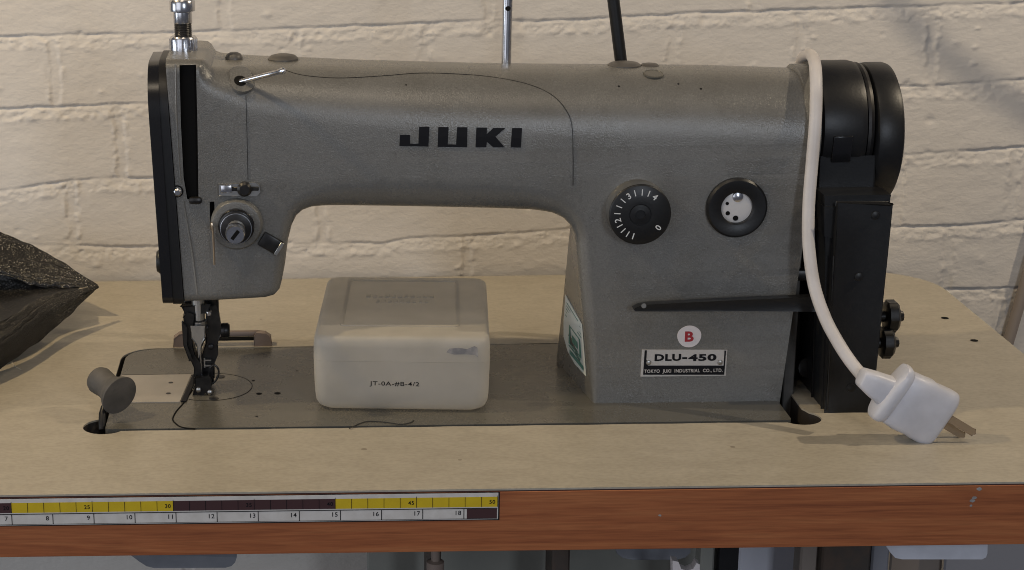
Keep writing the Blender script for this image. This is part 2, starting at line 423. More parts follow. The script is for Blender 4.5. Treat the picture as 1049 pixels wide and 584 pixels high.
# ------------------------------------------------------------------ table
TR, TB, TH = 616., 484., 41.4
table = thing('sewing_table', (200, 240, -780), 'beige laminate worktable with red brown wooden front edge, set against the brick wall', 'table')
outer = rrect(-520, TR, 0, TB, [62, 0, 0, 0], 10)
hole = []
def arc(cx_, cy_, r, a0, a1, n=10): return [(cx_+r*math.cos(math.radians(a0+(a1-a0)*i/n)), cy_+r*math.sin(math.radians(a0+(a1-a0)*i/n))) for i in range(n+1)]
hole += [(-30, 111.2)] + [(x, 111+.35*math.sin(x*.11)) for x in range(0, 395, 15)] + arc(416.5, 119, 14, -140, 50, 12) + [(422.5, 138)] + [(422.5, 286)] + arc(403, 272, 19, 0, 90, 6)
hole += arc(-31, 266, 26, 90, 180, 8) + [(-57, 140)] + arc(-54, 120, 15, 110, 322, 14)
bm = slab([outer, hole], -1.2, 0); link('tabletop', bm, M['laminate'], table, 0)
bm = slab([rrect(-520, TR-1, 1.2, TB-1, [62, 0, 0, 0], 10), [(x, y) for x, y in hole]], -TH+.3, -1.2); link('core_board', bm, M['core'], table, 0)
bm = bmesh.new(); box(bm, -520, TR-.5, -.4, 1.2, -TH, -2.0, .25, 1); link('edge_band', bm, M['wood'], table, 0)
bm = bmesh.new(); box(bm, -520, TR-.5, .3, 1.15, -1.98, -1.22); link('edge_gap_shadow', bm, M['wine'], table, 0)  # dark strip painting in the gap and shadow under the laminate overhang
for px, py in ((968, 326), (998, 349)):
    p = onZ(px, py, 0); bm = bmesh.new(); lathe(bm, (p.x, p.y, .15), (0, 0, 1), [(2.9, 0), (2.9, .1)], 16); link('screw_hole', bm, M['dark'], table, 0)
# chips in the wooden edge
for px, py, w in ((676, 528, 1.6), (1003, 501, 2.6), (998, 510, 2.4), (996, 513, 2.6), (994.8, 518, 1.5)):
    p = onY(px, py, -.45); bm = bmesh.new()
    frontslab(bm, [(p.x+w*.5*math.cos(a)*(1+.5*random.random()), p.z+w*.33*math.sin(a)*(1+.6*random.random())) for a in [i*.7 for i in range(9)]], p.y-.06, p.y)
    link('edge_chip', bm, M['smudge'], table, 0)
# under the table: steel legs, panel
def post(name, pxa, pxb, Y, m, d=30):
    a = onY(pxa, 572, Y).x; b = onY(pxb, 572, Y).x
    bm = bmesh.new(); box(bm, a, b, Y, Y+d, -778, -TH+.2, 1.5, 1); link(name, bm, M[m], table, 0)
post('back_panel', 376, 757, 330, 'post', 3)
post('leg', 438, 452, 240, 'rust', 40)
post('leg', 566, 584, 240, 'rust', 40)
post('leg', 718, 732, 210, 'post', 20)
post('leg', 735, 757, 215, 'black', 40)
post('leg', 820, 838, 260, 'wood_rod', 20)
post('leg', 842, 892, 250, 'rust', 40)
post('leg', 893, 911, 262, 'motor', 30)
post('side_panel', 912, 966, 330, 'wood_rod', 3)
a = onY(548, 570, 100); bm = bmesh.new(); box(bm, a.x-7, a.x+7, 95, 110, -62, -TH+.1, 2); link('bracket', bm, M['label'], table)
bm = bmesh.new(); lathe(bm, onY(446, 571, 100)+Vector((0, 0, 12)), (0, 0, -1), [(3, 0), (3, 14), (6, 15), (6, 22), (2, 24)], 16); link('hanger_bolt', bm, M['brown'], table)
bm = bmesh.new(); frontslab(bm, XZ([(626, 552), (708, 552), (707, 566), (702, 571), (694, 573), (648, 573.5), (638, 571.5), (632, 567)], 120), 120, 230); bevel_outline(bm, 1.5, 2, 25); link('drip_pan', bm, M['tray'], table)
post('back_panel', 757, 822, 320, 'lilac', 3)
post('back_panel', 968, 1120, 320, 'motor', 3)
p = onY(702, 580, 62); bm = bmesh.new()
frontslab(bm, [(p.x-6, p.z-40), (p.x-9, p.z+5), (p.x-5, p.z+4), (p.x-3, p.z-1), (p.x+1, p.z-2.5), (p.x+5, p.z-1), (p.x+7, p.z+3), (p.x+9, p.z+2), (p.x+11, p.z-40)], 60, 68)
link('belt_clip', bm, M['label'], table, 0)
# hinge behind the bed
hg = 'hinge'
bm = bmesh.new()
frontslab(bm, [(-19, .1), (-18.5, 7), (-14, 10.5), (-6, 11), (-4, 7), (-4, .1)], 293.4, 301)
frontslab(bm, [(43, .1), (43, 7), (45, 10.5), (52, 10), (56, 7), (56.5, .1)], 293.4, 301)
box(bm, -8, 46, 297.5, 301.5, 6.5, 11, .8, 1)
bevel_outline(bm, .5, 1)
link(hg, bm, M['brown'], table)
bm = bmesh.new(); box(bm, -5, 43.5, 294.5, 299.5, 4.4, 6.3, .5, 1); link('hinge_slot_shade', bm, M['dark'], table)  # dark bar standing for the shaded slot under the hinge bar

# measuring tape along the front edge
tp = thing('measuring_tape', (40, -.6, -12), 'yellow, maroon and white adhesive measuring tape stuck on the wooden table edge', 'measuring tape')
def fs(name, x0, x1, z0, z1, y, m, par=tp, t=.12):
    bm = bmesh.new(); box(bm, x0, x1, y-t, y, z0, z1); return link(name, bm, M[m], par, 0)
fs('tape_border', -420, 201.2, -20.6, -1.9, -.45, 'ink')
fs('tape_base', -420, 200.3, -19.9, -2.4, -.6, 'tape')
bm = {'ink': bmesh.new()}
for run, (k0, k1, col) in enumerate(((-40, -30, 'maroon'), (-30, -20, 'yellow'), (-20, -10, 'maroon'), (-10, 0, 'yellow'), (0, 10, 'maroon'), (10, 20, 'yellow'))):
    b = bmesh.new(); box(b, k0*10, k1*10, -.85, -.74, -11.6, -5.0); link(col+'_block', b, M[col], tp, 0)
for k in range(-40, 20):
    box(bm['ink'], k*10+9.75, k*10+10.05, -.98, -.87, -11.6, -5.0 if (k+1) % 5 else -4.2)
b = bmesh.new(); box(b, 181, 199.6, -.85, -.74, -19.2, -12.9); link('maroon_block', b, M['maroon'], tp, 0)
for n in range(-5, 19):
    x = -100.2+25.4*(n-7); box(bm['ink'], x-.25, x+.25, -.85, -.74, -19.2, -12.9)
box(bm['ink'], -420, 199.8, -.98, -.87, -12.75, -12.25); box(bm['ink'], -420, 199.8, -.98, -.87, -19.45, -19.2)
for n in range(-2, 19):
    merge(bm['ink'], text_bm(str(n) if n > 0 else str(1), None, 2.9, .1, .1), at(-100.2+25.4*(n-7)-3.4, -.8, -15.4))
for c in (5, 10, 15, 20, 25, 30, 35, 40, 45, 50):
    merge(bm['ink'], text_bm(str(c), None, 2.6, .12, .1), at((c-30)*10-3.4, -.93, -8.3))
link('tape_numerals', bm['ink'], M['ink'], tp, 0)

# ------------------------------------------------------------------ sewing machine
mc = thing('sewing_machine', (200, 200, 0), 'grey industrial sewing machine with black handwheel and black face plate, standing in the table cutout', 'sewing machine')
# bed
bedo = rrect(-53.5, 409.5, 113.2, 288, [18, 22, 3, 3], 8)
bm = slab([bedo], -30, .5); bevel_outline(bm, .6, 1, 60); link('bed', bm, M['bed'], mc, 30)
bm = bmesh.new(); box(bm, -60, 426, 108, 294, -44, -38); link('bed_recess_shade', bm, M['dark'], mc, 0)  # dark sheet that puts the recess shade below the bed
# slide plate and needle plate
sl = [(-52.5, 166), (-15, 166), (-3.3, 166), (3.0, 226), (-52.5, 226)]
sl = [(-52.4, 165.5), (-6.2, 165.5), (-1.2, 226), (-52.4, 226)]
bm = slab([sl], .3, 1.0); link('slide_plate', bm, M['plate'], mc, 0)
bm = slab([[(-52.5, 226.2), (-1.5, 226.2), (-1.5, 227.6), (-52.5, 227.6)]], .3, .75); link('plate_gap', bm, M['dark'], mc, 0)
bm = slab([[(-5.2, 165.5), (-1.6, 165.5), (3.6, 224), (-.2, 224)]], .3, 1.5); link('plate_slot', bm, M['ink'], mc, 0)
for px, py in ((175, 392), (172.5, 403)):
    p = onZ(px, py, 1); bm = bmesh.new(); lathe(bm, (p.x, p.y, .9), (0, 0, 1), [(1.7, 0), (1.7, .25)], 14); link('plate_screw', bm, M['oxide'], mc, 0)
bm = bmesh.new(); pts = [(14+30*math.cos(a), 198+30*math.sin(a), .55) for a in [math.radians(-118+i*6) for i in range(44)]]
tube(bm, pts, .24, 6); link('needle_plate_seam', bm, M['dark'], mc, 0)
bm = slab([arc(14, 198, 29.6, 0, 354, 59)], .3, .62); link('needle_plate', bm, M['bed'], mc, 0)
pp = [onZ(px, py, .6) for px, py in ((197, 400), (188, 413), (181, 421), (177, 429), (180, 434), (187, 438), (200, 439.4))]
bm = bmesh.new(); tube(bm, smooth_path(pp, 6), .55, 6); link('casting_seam', bm, M['dark'], mc, 0)
for px, py, r in ((265.4, 403.4, 2.1), (284.3, 403, 2.3), (259.6, 390, 1.2), (263, 426.6, 1.0), (304, 380, .8)):
    p = onZ(px, py, .5); bm = bmesh.new(); lathe(bm, (p.x, p.y, .45), (0, 0, 1), [(r, 0), (r, .2)], 14); link('bed_hole', bm, M['dark'], mc, 0)
for px, py in ((225.7, 386), (219, 408.3)):
    p = onZ(px, py, .6); bm = bmesh.new(); lathe(bm, (p.x, p.y, .5), (0, 0, 1), [(3.6, 0), (3.4, .5), (2, .7)], 18); link('plate_screw', bm, M['oxide'], mc)

# --- arm casting : outline swept front to back with rounded edges
YF, YB = 152., 250.
def corner(pts): return pts
front = [(-45, 76, 6), (20, 77.5, 6), (56, 79, 6), (62, 80.6, 7), (65.6, 84.5, 8), (67.2, 90, 9), (69.6, 102, 9), (71.9, 119, 9), (74.6, 129, 9), (78, 135.6, 9), (82.2, 138.6, 11), (88, 140.2, 15), (96, 140.0, 20),
         (150, 137.8, 23), (200, 136.0, 23), (240, 134.6, 21), (252, 133.6, 16), (259, 130.6, 12), (264.2, 125.8, 10), (267.3, 119, 9), (268.6, 108, 9), (270.8, 87, 9), (276, 45, 9), (281.6, -1, 4), (282.3, -7, 1.5), (286, -7.5, 1.0), (480, -7.5, 1.0),
         (481, 0, 4), (481, 120, 8), (481, 190, 24), (481, 218, 40), (455, 222, 41), (359, 226.5, 41), (211, 229.8, 40), (120, 233, 36), (77, 235, 32), (45, 235.8, 27), (26, 236.4, 19), (22.5, 237.4, 14), (19.5, 241.5, 9), (17, 243.2, 8), (12, 243.6, 8), (-45, 244, 8)]
backx = {}
def back_xz(x, z):
    # the pillar's left flank runs slightly outward towards the back
    if 262 < x < 290 and z < 126:
        zt = max(z, 0); xb = 268.7+(zt/101.)*6.8
        if z < 0: xb = 268.7+(x-281)
        w = min(1, (126-z)/20); return (x+(xb-x)*w, z)
    return (x, z)
# densify
dense = []
for i in range(len(front)):
    a = front[i]; b = front[(i+1) % len(front)]
    n = max(1, int(math.hypot(b[0]-a[0], b[1]-a[1])/4))
    for k in range(n):
        t = k/n; dense.append(tuple(a[j]+(b[j]-a[j])*t for j in range(3)))
n = len(dense)
rs_ = [d[2] for d in dense]
for _ in range(6): rs_ = [(rs_[i-1]+2*rs_[i]+rs_[(i+1) % n])/4 for i in range(n)]
P2 = [Vector((d[0], d[1])) for d in dense]
nrm = []
for i in range(n):
    t = (P2[(i+1) % n]-P2[i-1]).normalized(); nrm.append(Vector((-t.y, t.x)))      # inward for CCW
for _ in range(2): nrm = [(nrm[i-1]+2*nrm[i]+nrm[(i+1) % n]).normalized() for i in range(n)]
bm = bmesh.new(); rings = []
def ring(fr, fy, isback):
    out = []
    for i in range(n):
        r = rs_[i]; ry = min(r*1.12, 47.5) if r > 12 else r
        p = P2[i]
        if isback: p = Vector(back_xz(p.x, p.y))
        q = p+nrm[i]*(r*fr)
        y = (YB-ry*fy) if isback else (YF+ry*fy)
        out.append(bm.verts.new((q.x, y, q.y)))
    return out
K = 9; ex = 2/2.05
for k in range(K+1):
    a = math.pi/2*k/K
    rings.append(ring(1-math.sin(a)**ex if k else 1, 1-math.cos(a)**ex, False))
for k in range(K, -1, -1):
    a = math.pi/2*k/K
    rings.append(ring(1-math.sin(a)**ex if k else 1, 1-math.cos(a)**ex, True))
for a, b in zip(rings, rings[1:]):
    for i in range(n): bm.faces.new((a[i], a[(i+1) % n], b[(i+1) % n], b[i]))
for rg in (rings[0], rings[-1]):
    tr = tessellate_polygon([[Vector((v.co.x, v.co.z, 0)) for v in rg]])
    for t in tr:
        try: bm.faces.new([rg[i] for i in t])
        except ValueError: pass
bmesh.ops.recalc_face_normals(bm, faces=bm.faces)
def cut(bm, co, no):
    g = bm.verts[:]+bm.edges[:]+bm.faces[:]
    r = bmesh.ops.bisect_plane(bm, geom=g, plane_co=co, plane_no=no, clear_outer=True, dist=1e-5)
    es = [e for e in r['geom_cut'] if isinstance(e, bmesh.types.BMEdge)]
    bmesh.ops.holes_fill(bm, edges=[e for e in bm.edges if e.is_boundary], sides=0)
cut(bm, Vector((411, 150, 0)), Vector((1, 0, -.083)))
cut(bm, Vector((4.0, 150, 0)), Vector((-1, 0, -.045)))
endf = [fc for fc in bm.faces if fc.calc_area() > 3000 and abs(fc.normal.x) > .9]
casting_bvh_bm = bm.copy()
for sx, of in ((1, 3.0), (-1, 1.0)):
    es = [e for fc in bm.faces if fc.calc_area() > 3000 and fc.normal.x*sx > .9 for e in fc.edges]
    bmesh.ops.bevel(bm, geom=es, offset=of, segments=3, profile=.5, affect='EDGES', clamp_overlap=True)
arm = link('arm_casting', bm, M['paint'], mc, 32)
bvh = BVHTree.FromBMesh(casting_bvh_bm)
# slots cut through the front
cb = bmesh.new(); prism(cb, [[(2.2, 240.5), (2.0, 200), (2.6, 165), (4.6, 150), (12.2, 150), (13.0, 200), (13.2, 240.5)]], lambda u, v, d: Vector((u, d, v)), 120, 176); box(cb, 19.6, 22.8, 130, 170, 130, 148)
cutter = link('cutter', cb, None, None, 0)
md = arm.modifiers.new('b', 'BOOLEAN'); md.object = cutter; md.solver = 'EXACT'; md.operation = 'DIFFERENCE'
dg = bpy.context.evaluated_depsgraph_get(); dg.update()
nm = bpy.data.meshes.new_from_object(arm.evaluated_get(dg)); arm.modifiers.clear(); old = arm.data; arm.data = nm; nm.name = 'arm_casting'
bpy.data.objects.remove(cutter)
nm.set_sharp_from_angle(angle=math.radians(32))

def hit(px, py):
    loc, no, i, d = bvh.ray_cast(CAM, ray(px, py).normalized())
    return loc, no
def fronty(x, z, default=YF):
    loc, no, i, d = bvh.ray_cast(Vector((x, -200, z)), Vector((0, 1, 0)))
    return loc.y if loc else default
def snap(bm, lift=.25):
    for v in bm.verts: v.co.y = fronty(v.co.x, v.co.z)-lift+(v.co.y)
    return bm
def frontpoly(pxs):
    return [(onY(px, py, YF).x, onY(px, py, YF).z) for px, py in pxs]

bm = bmesh.new(); prism(bm, [[(2.3, 240.3), (2.1, 200), (2.7, 165), (4.7, 150.2), (12.1, 150.2), (12.9, 200), (13.1, 240.3)]], lambda u, v, d: Vector((u, d, v)), 157, 175.8); link('take_up_slot', bm, M['dark'], mc)
bm = bmesh.new(); box(bm, 19.7, 22.7, 157, 169, 130.2, 147.8); link('spring_slot', bm, M['dark'], mc, 0)
# lip under the take-up slot
bm = bmesh.new(); box(bm, 5.5, 14.5, 149.6, 156, 146.5, 151.5, 2, 2); link('thread_guard', bm, M['oxide'], mc)
# maker's lettering, drawn as four block shapes
def P2z(x, y): return (400+x/6.994, 120+y/7.0)
L4 = [[(68, 127), (140, 127), (140, 190), (200, 190), (206, 70), (279, 70), (272, 210), (64, 207)],
      [(343, 72), (416, 72), (410, 195), (470, 196), (478, 73), (552, 73), (548, 215), (338, 213)],
      [(616, 76), (692, 76), (690, 122), (738, 78), (824, 79), (752, 140), (818, 216), (736, 216), (690, 176), (686, 216), (609, 216)],
      [(872, 79), (943, 79), (934, 218), (861, 217)]]
bm = bmesh.new()
for l in L4:
    q = []
    ln = len(l)
    for i in range(ln):
        a, b = l[i], l[(i+1) % ln]; q += [a, ((a[0]+b[0])/2, (a[1]+b[1])/2)]
    frontslab(bm, frontpoly([P2z(*p) for p in q]), -.2, .3)
snap(bm, .2); link('maker_lettering', bm, M['ink'], mc, 0)

# raised panel outline on the arm
def surf_tube(name, pxs, r, m, lift=.1, n=6):
    q = smooth_path([Vector((a, b, 0)) for a, b in pxs], n); pts = []
    for p in q:
        loc, no = hit(p.x, p.y)
        if loc: pts.append(loc+no*lift)
    bm = bmesh.new(); tube(bm, pts, r, 6); return link(name, bm, M[m], mc)
surf_tube('panel_seam', [(292, 72), (310, 77), (345, 80), (390, 78), (430, 75), (470, 76), (505, 79), (540, 86), (565, 97), (580, 113), (586, 130), (587, 160), (587, 190)], .28, 'oxide')
surf_tube('panel_seam', [(252, 98), (253, 140), (254, 184)], .22, 'oxide')
surf_tube('head_ridge', [(188, 206), (193, 235), (198, 265), (203, 309)], 1.5, 'paint', -1.0)
surf_tube('head_ridge', [(180, 66), (180.5, 110), (182.5, 150), (185, 188)], .7, 'paint', -.1)

# face plate
def yzp(bm, outline, xl, xr, shl, shr):
    prism(bm, [outline], lambda u, v, d: Vector(((xl+shl*v) if d == 0 else (xr+shr*v), u, v)), 0, 1)
bm = bmesh.new(); yzp(bm, rrect(149, 252, 76.5, 239.5, [34, 34, 6, 6], 8), -11.5, -4.6, -.036, -.034); bevel_outline(bm, 2.2, 3, 30)
link('face_plate', bm, M['gloss'], mc)
bm = bmesh.new(); yzp(bm, rrect(150.5, 251, 75.5, 240.5, [34, 34, 6, 6], 8), -4.8, 3.6, -.034, -.045); bevel_outline(bm, .8, 1, 40); link('face_gasket', bm, M['black'], mc)
p = onY(149, 268, 168); bm = bmesh.new(); lathe(bm, (-12.5, 168, p.z), (-1, 0, 0), [(8.5, 0), (8.5, 4), (7, 6.2)], 20); link('face_knob', bm, M['black'], mc)
p = hit(181.5, 196)[0]; bm = bmesh.new(); lathe(bm, p, (0, -1, 0), [(4.2, -.4), (4.2, .5), (3.4, .5), (3.2, -.2)], 20); link('screw_recess', bm, M['dark'], mc)
bm = bmesh.new(); lathe(bm, p+Vector((.3, 0, -.5)), (0, -1, 0), [(2.7, -.2), (2.7, 1.6), (1.8, 2.4)], 16); link('face_screw', bm, M['chrome'], mc)

# boss and presser regulator on the head
rg = bmesh.new(); lathe(rg, (2.3, 200, 242), (0, 0, 1), [(8.0, 0), (9.4, 1.2), (9.4, 9.6), (8.4, 11)], 36)
for i in range(28):
    a = 2*math.pi*i/28; box(rg, -.35, .35, -.5, .5, 1.5, 9.3, mtx=Matrix.Translation((2.3+9.3*math.cos(a), 200+9.3*math.sin(a), 242)) @ Matrix.Rotation(a, 4, 'Z'))
reg = link('presser_regulator', rg, M['chrome'], mc)
bm = bmesh.new(); lathe(bm, (2.3, 200, 252), (0, 0, 1), [(6.0, 0), (6.0, .8)]+[(6.0-.25*(i % 2), 1+i*.6) for i in range(19)], 28); link('regulator_thread', bm, M['oxide'], reg)
bm = bmesh.new(); lathe(bm, (2.3, 200, 262), (0, 0, 1), [(6.2, 0), (6.4, .5), (6.4, 7.5), (8.6, 8.2), (8.8, 9.4), (8.8, 14.5), (7.8, 16), (3, 16.6)], 36); link('regulator_cap', bm, M['chrome'], reg)

# needle bar, needle and presser foot
bm = bmesh.new(); lathe(bm, (7.4, 190, 84), (0, 0, -1), [(4.5, 0), (4.5, 30), (5.8, 31), (5.8, 40), (4.2, 42), (3.1, 48), (1.7, 51), (1.3, 53)], 24); nb = link('needle_bar', bm, M['steel'], mc)
bm = bmesh.new(); lathe(bm, (7.4, 185.5, 41), (0, -1, 0), [(1.8, 0), (1.8, 2.8)], 12); link('clamp_screw', bm, M['dark'], nb)
bm = bmesh.new(); tube(bm, [(7.4, 186.5, 34), (8.2, 186.5, 18), (8.8, 188, 2)], [1.5, 1.1, .5], 8); link('needle', bm, M['chrome'], mc)
bm = bmesh.new(); lathe(bm, (17.0, 199, 86), (0, 0, -1), [(4.6, 0), (4.6, 44), (3.5, 46)], 24); link('presser_bar', bm, M['oxide'], mc)
bm = bmesh.new()
frontslab(bm, XZ([(188, 324), (192, 320), (198, 322), (198.5, 336), (196, 342), (197.5, 352), (200, 362), (205, 372), (205.5, 390), (199, 392), (199, 376), (191, 358), (188.5, 346)], 186), 184, 196)
frontslab(bm, XZ([(197, 404), (200, 396), (200.5, 384), (214, 383), (216.5, 392), (217, 402), (211, 401), (208, 406), (203, 402), (199, 406)], 186), 180, 194)
bevel_outline(bm, .7, 1); link('presser_foot', bm, M['oxide'], mc)
bm = bmesh.new()
frontslab(bm, XZ([(212, 314), (221, 314), (224, 326), (226, 338), (223, 352), (222.5, 362), (219, 374), (218, 392), (206, 394), (204, 372), (211, 350)], 193), 192, 206)
bevel_outline(bm, .9, 1); link('presser_shank', bm, M['oxide'], mc)
bm = bmesh.new()
for z in (19, 23): box(bm, 10.5, 15.5, 189, 191.6, z, z+1.0)
box(bm, 10.2, 11.2, 189.4, 191.4, 18, 25)
link('foot_spring', bm, M['steel'], mc, 0)
bm = bmesh.new(); frontslab(bm, XZ([(196, 334), (209, 334), (209.5, 346), (205.5, 352), (203.5, 362), (201.5, 352), (196.5, 346)], 184), 182.5, 187); bevel_outline(bm, .6, 1); link('needle_clamp', bm, M['steel'], mc)
for (x_, z_, r_) in ((15.5, 33, 2.0), (12.5, 47, 1.7), (1.0, 27, 1.5)):
    bm = bmesh.new(); lathe(bm, (x_, 191.5, z_), (0, -1, 0), [(r_, 0), (r_, 1.6), (r_*.5, 2)], 14); link('foot_screw', bm, M['oxide'], mc)
bm = bmesh.new(); frontslab(bm, XZ([(187, 330), (191, 334), (192, 352), (197, 368), (194, 368), (188, 352)], 183), 180, 184); bevel_outline(bm, .5, 1); link('foot_bracket', bm, M['oxide'], mc)
bm = bmesh.new(); frontslab(bm, XZ([(186, 313), (214, 312), (211, 319), (191, 320)], 188), 186, 197); bevel_outline(bm, 1, 1); link('bar_bushing', bm, M['oxide'], mc)
p = onY(227, 341, 190); bm = bmesh.new(); lathe(bm, (16.5, 196, p.z), (1, 0, 0), [(3, 0), (3, 6), (5, 6.5), (5.4, 8), (5.4, 11), (4.2, 12.5)], 20); link('thumb_screw', bm, M['oxide'], mc)
p = onY(214, 321, 184); bm = bmesh.new(); box(bm, p.x-1.6, p.x+1.6, 183, 189, p.z-2, p.z+2, .6, 1); link('shank_screw', bm, M['chrome'], mc)
bm = bmesh.new(); q = [onY(a, b, 184) for a, b in ((215, 377), (219, 374), (223, 377), (224, 383), (221, 390), (216, 394))]; tube(bm, smooth_path(q, 6), .7, 8); link('finger_guard', bm, M['oxide'], mc)
bm = bmesh.new()
for dx in (0, 8): lathe(bm, (6.5+dx, 180, 5-dx*.25), (0, -1, 0), [(1.8, 0), (1.8, 1.6), (.9, 2.2)], 10)
link('foot_screw', bm, M['steel'], mc)

# tension assembly
tc_ = onY(242.5, 229, YF)
bm = bmesh.new(); lathe(bm, (tc_.x, YF+1, tc_.z), (0, -1, 0), [(17.8, 0), (17.4, 4), (16, 6), (13, 6.4)], 48); ten = link('tension_assembly', bm, M['paint'], mc)
bm = bmesh.new(); lathe(bm, (tc_.x, YF-5, tc_.z), (0, -1, 0), [(12.0, 0), (12.2, 4), (11.4, 5), (11.4, 6), (10.4, 6.5)], 40); link('tension_ring', bm, M['gloss'], ten)
bm = bmesh.new(); lathe(bm, (tc_.x, YF-11, tc_.z), (0, -1, 0), [(10.8, 0), (10.8, 1), (9, 1.8), (9, 2.6), (10.2, 3.6), (10.2, 4.4), (7, 5.2)], 40); link('tension_disc', bm, M['oxide'], ten)
bm = bmesh.new(); lathe(bm, (tc_.x, YF-14.2, tc_.z), (0, -1, 0), [(9.2, 0), (10.6, .2), (10.6, 1.0), (9.2, 1.2), (9.2, 0)], 40, False); link('tension_rim', bm, M['chrome'], ten)
bm = bmesh.new(); pts = []
for i in range(120): a = i*.42; pts.append((tc_.x+5.6*math.cos(a), YF-16-i*.1, tc_.z+5.6*math.sin(a)))
tube(bm, pts, .7, 6); link('tension_spring', bm, M['steel'], ten)
bm = bmesh.new(); lathe(bm, (tc_.x, YF-15, tc_.z), (0, -1, 0), [(4.6, 0), (4.6, 6), (6.0, 7), (6.4, 8)]+[(6.4+.22*(i % 2), 8+i*.8) for i in range(9)]+[(6.3, 15.6), (5.8, 16.6)], 32); tk = link('tension_nut', bm, M['chrome'], ten)
bm = bmesh.new(); box(bm, -3.6, 3.6, -.4, .4, -1.2, 1.2, mtx=Matrix.Translation((tc_.x, YF-31.7, tc_.z)) @ Matrix.Rotation(math.radians(-52), 4, 'Y')); link('nut_slot', bm, M['dark'], tk, 0)
bm = bmesh.new(); q = [onY(216.5, 235, 150), onY(216, 232, 145), onY(217, 229, 142), onY(218.3, 240, 142), onY(219, 255, 143), onY(219.7, 271, 144)]
tube(bm, smooth_path(q, 5), .75, 8); link('check_spring', bm, M['brass'], mc)
# thread guide plate
bm = bmesh.new(); frontslab(bm, frontpoly([(224, 188.5), (262, 187), (266, 190), (266.5, 196), (263, 200), (224, 200)]), YF-2.2, YF+.2); bevel_outline(bm, .6, 1); link('guide_plate', bm, M['steel'], mc)
bm = bmesh.new()
p = onY(250.5, 194, YF-4); lathe(bm, (p.x, YF-2, p.z), (0, -1, 0), [(5, 0), (5, 2.5), (3.4, 4)], 20)
box(bm, p.x-9.5, p.x+9.5, YF-3.1, YF-2.1, p.z-1.4, p.z+1.4, .4, 1)
link('guide_screw', bm, M['oxide'], mc)
p = onY(232.5, 194, YF-4); bm = bmesh.new(); box(bm, p.x-4.2, p.x+3.4, YF-4.2, YF-2.1, p.z-2.8, p.z+2.8, .8, 2); link('guide_block', bm, M['chrome'], mc)
# raised dark block right of the tension knob, its colour imitating a shaded recess
p = onY(277.5, 249, YF); bm = bmesh.new(); mt = Matrix.Translation((p.x, YF, p.z)) @ Matrix.Rotation(math.radians(32), 4, 'Y')
box(bm, -7.6, 7.6, -3, 1, -5.2, 5.2, 1.0, 2, mt); link('recess_block', bm, M['oxide'], mc)
bm = bmesh.new(); box(bm, 5.2, 7.8, -3.6, -2.8, -5.0, 5.0, .3, 1, mt); link('recess_edge', bm, M['steel'], mc)
# thread guide pin near the top
loc, no = hit(247, 82)
bm = bmesh.new(); fr = frame_from_axis(loc, no)
prism(bm, [rrect(-7.5, 7.5, -10.5, 10.5, 6.5, 6)], lambda u, v, d: fr @ Vector((u, v, d)), -2, 1.2); bevel_outline(bm, .6, 1); gp = link('guide_pad', bm, M['paint'], mc)
l2, n2 = hit(246, 84)
bm = bmesh.new(); lathe(bm, l2+n2*1.0, n2, [(4.2, 0), (4.2, .5), (3, .6)], 20); link('pin_hole', bm, M['dark'], mc)
bm = bmesh.new(); q = [l2+n2*.3, onY(292, 72, l2.y-20)]
tube(bm, [q[0].lerp(q[1], t) for t in (0, .1, .5, .88, .9, .97, 1)], [1.7, 1.7, 1.7, 1.7, 2.2, 2.2, 1.2], 10); link('guide_pin', bm, M['chrome'], mc)
# caps on the arm top
def cap(name, px, py, r, h, m):
    p = onY(px, py, 202); loc, no, i, d = bvh.ray_cast(Vector((p.x, 204, 400)), Vector((0, 0, -1)))
    bm = bmesh.new(); lathe(bm, (loc.x, loc.y, loc.z-.6), (0, 0, 1), [(r, 0), (r, h*.35), (r*.8, h*.8), (r*.45, h)], 28); return link(name, bm, M[m], mc)
cap('oil_cap', 239.5, 58, 6, 5.2, 'cap'); cap('oil_cap', 290, 62, 10.5, 4.4, 'cap'); cap('oil_cap', 640, 66, 11.5, 3.0, 'cap'); cap('oil_cap', 666, 68, 6.5, 2.2, 'cap')
l, no = hit(669.5, 76); bm = bmesh.new(); lathe(bm, l-no*.4, no, [(7, 0), (7, .8), (6.2, 1.2), (6, .9)], 24); link('oil_plug', bm, M['bed'], mc)
for px, py, r in ((634, 88.5, 1.0), (695, 86, .8), (718, 91, .9), (416, 87, .7)):
    l, no = hit(px, py); bm = bmesh.new(); lathe(bm, l-no*.1, no, [(r, 0), (r*.8, .25)], 8); link('paint_chip', bm, M['dark'], mc, 0)
# posts standing on the arm
def topz(x, y): return bvh.ray_cast(Vector((x, y, 400)), Vector((0, 0, -1)))[0].z
a = onY(518.5, 64, 212); bm = bmesh.new(); b_ = onY(521.5, -60, 212)
tube(bm, [(a.x, 212, topz(a.x, 212)-2), (b_.x, 212, b_.z)], 3.4, 16); thp = link('thread_post', bm, M['chrome'], mc)
e_ = onY(520.6, 9, 208); bm = bmesh.new(); lathe(bm, (e_.x, 209.2, e_.z), (0, -1, 0), [(1.9, 0), (1.7, .8)], 12); link('post_eyelet', bm, M['dark'], thp)
a = onY(638.5, 66, 236); b_ = onY(621, -60, 236); bm = bmesh.new(); tube(bm, [a+Vector((.8, 0, -14)), b_], 4.3, 16); link('spool_arm', bm, M['black'], mc)

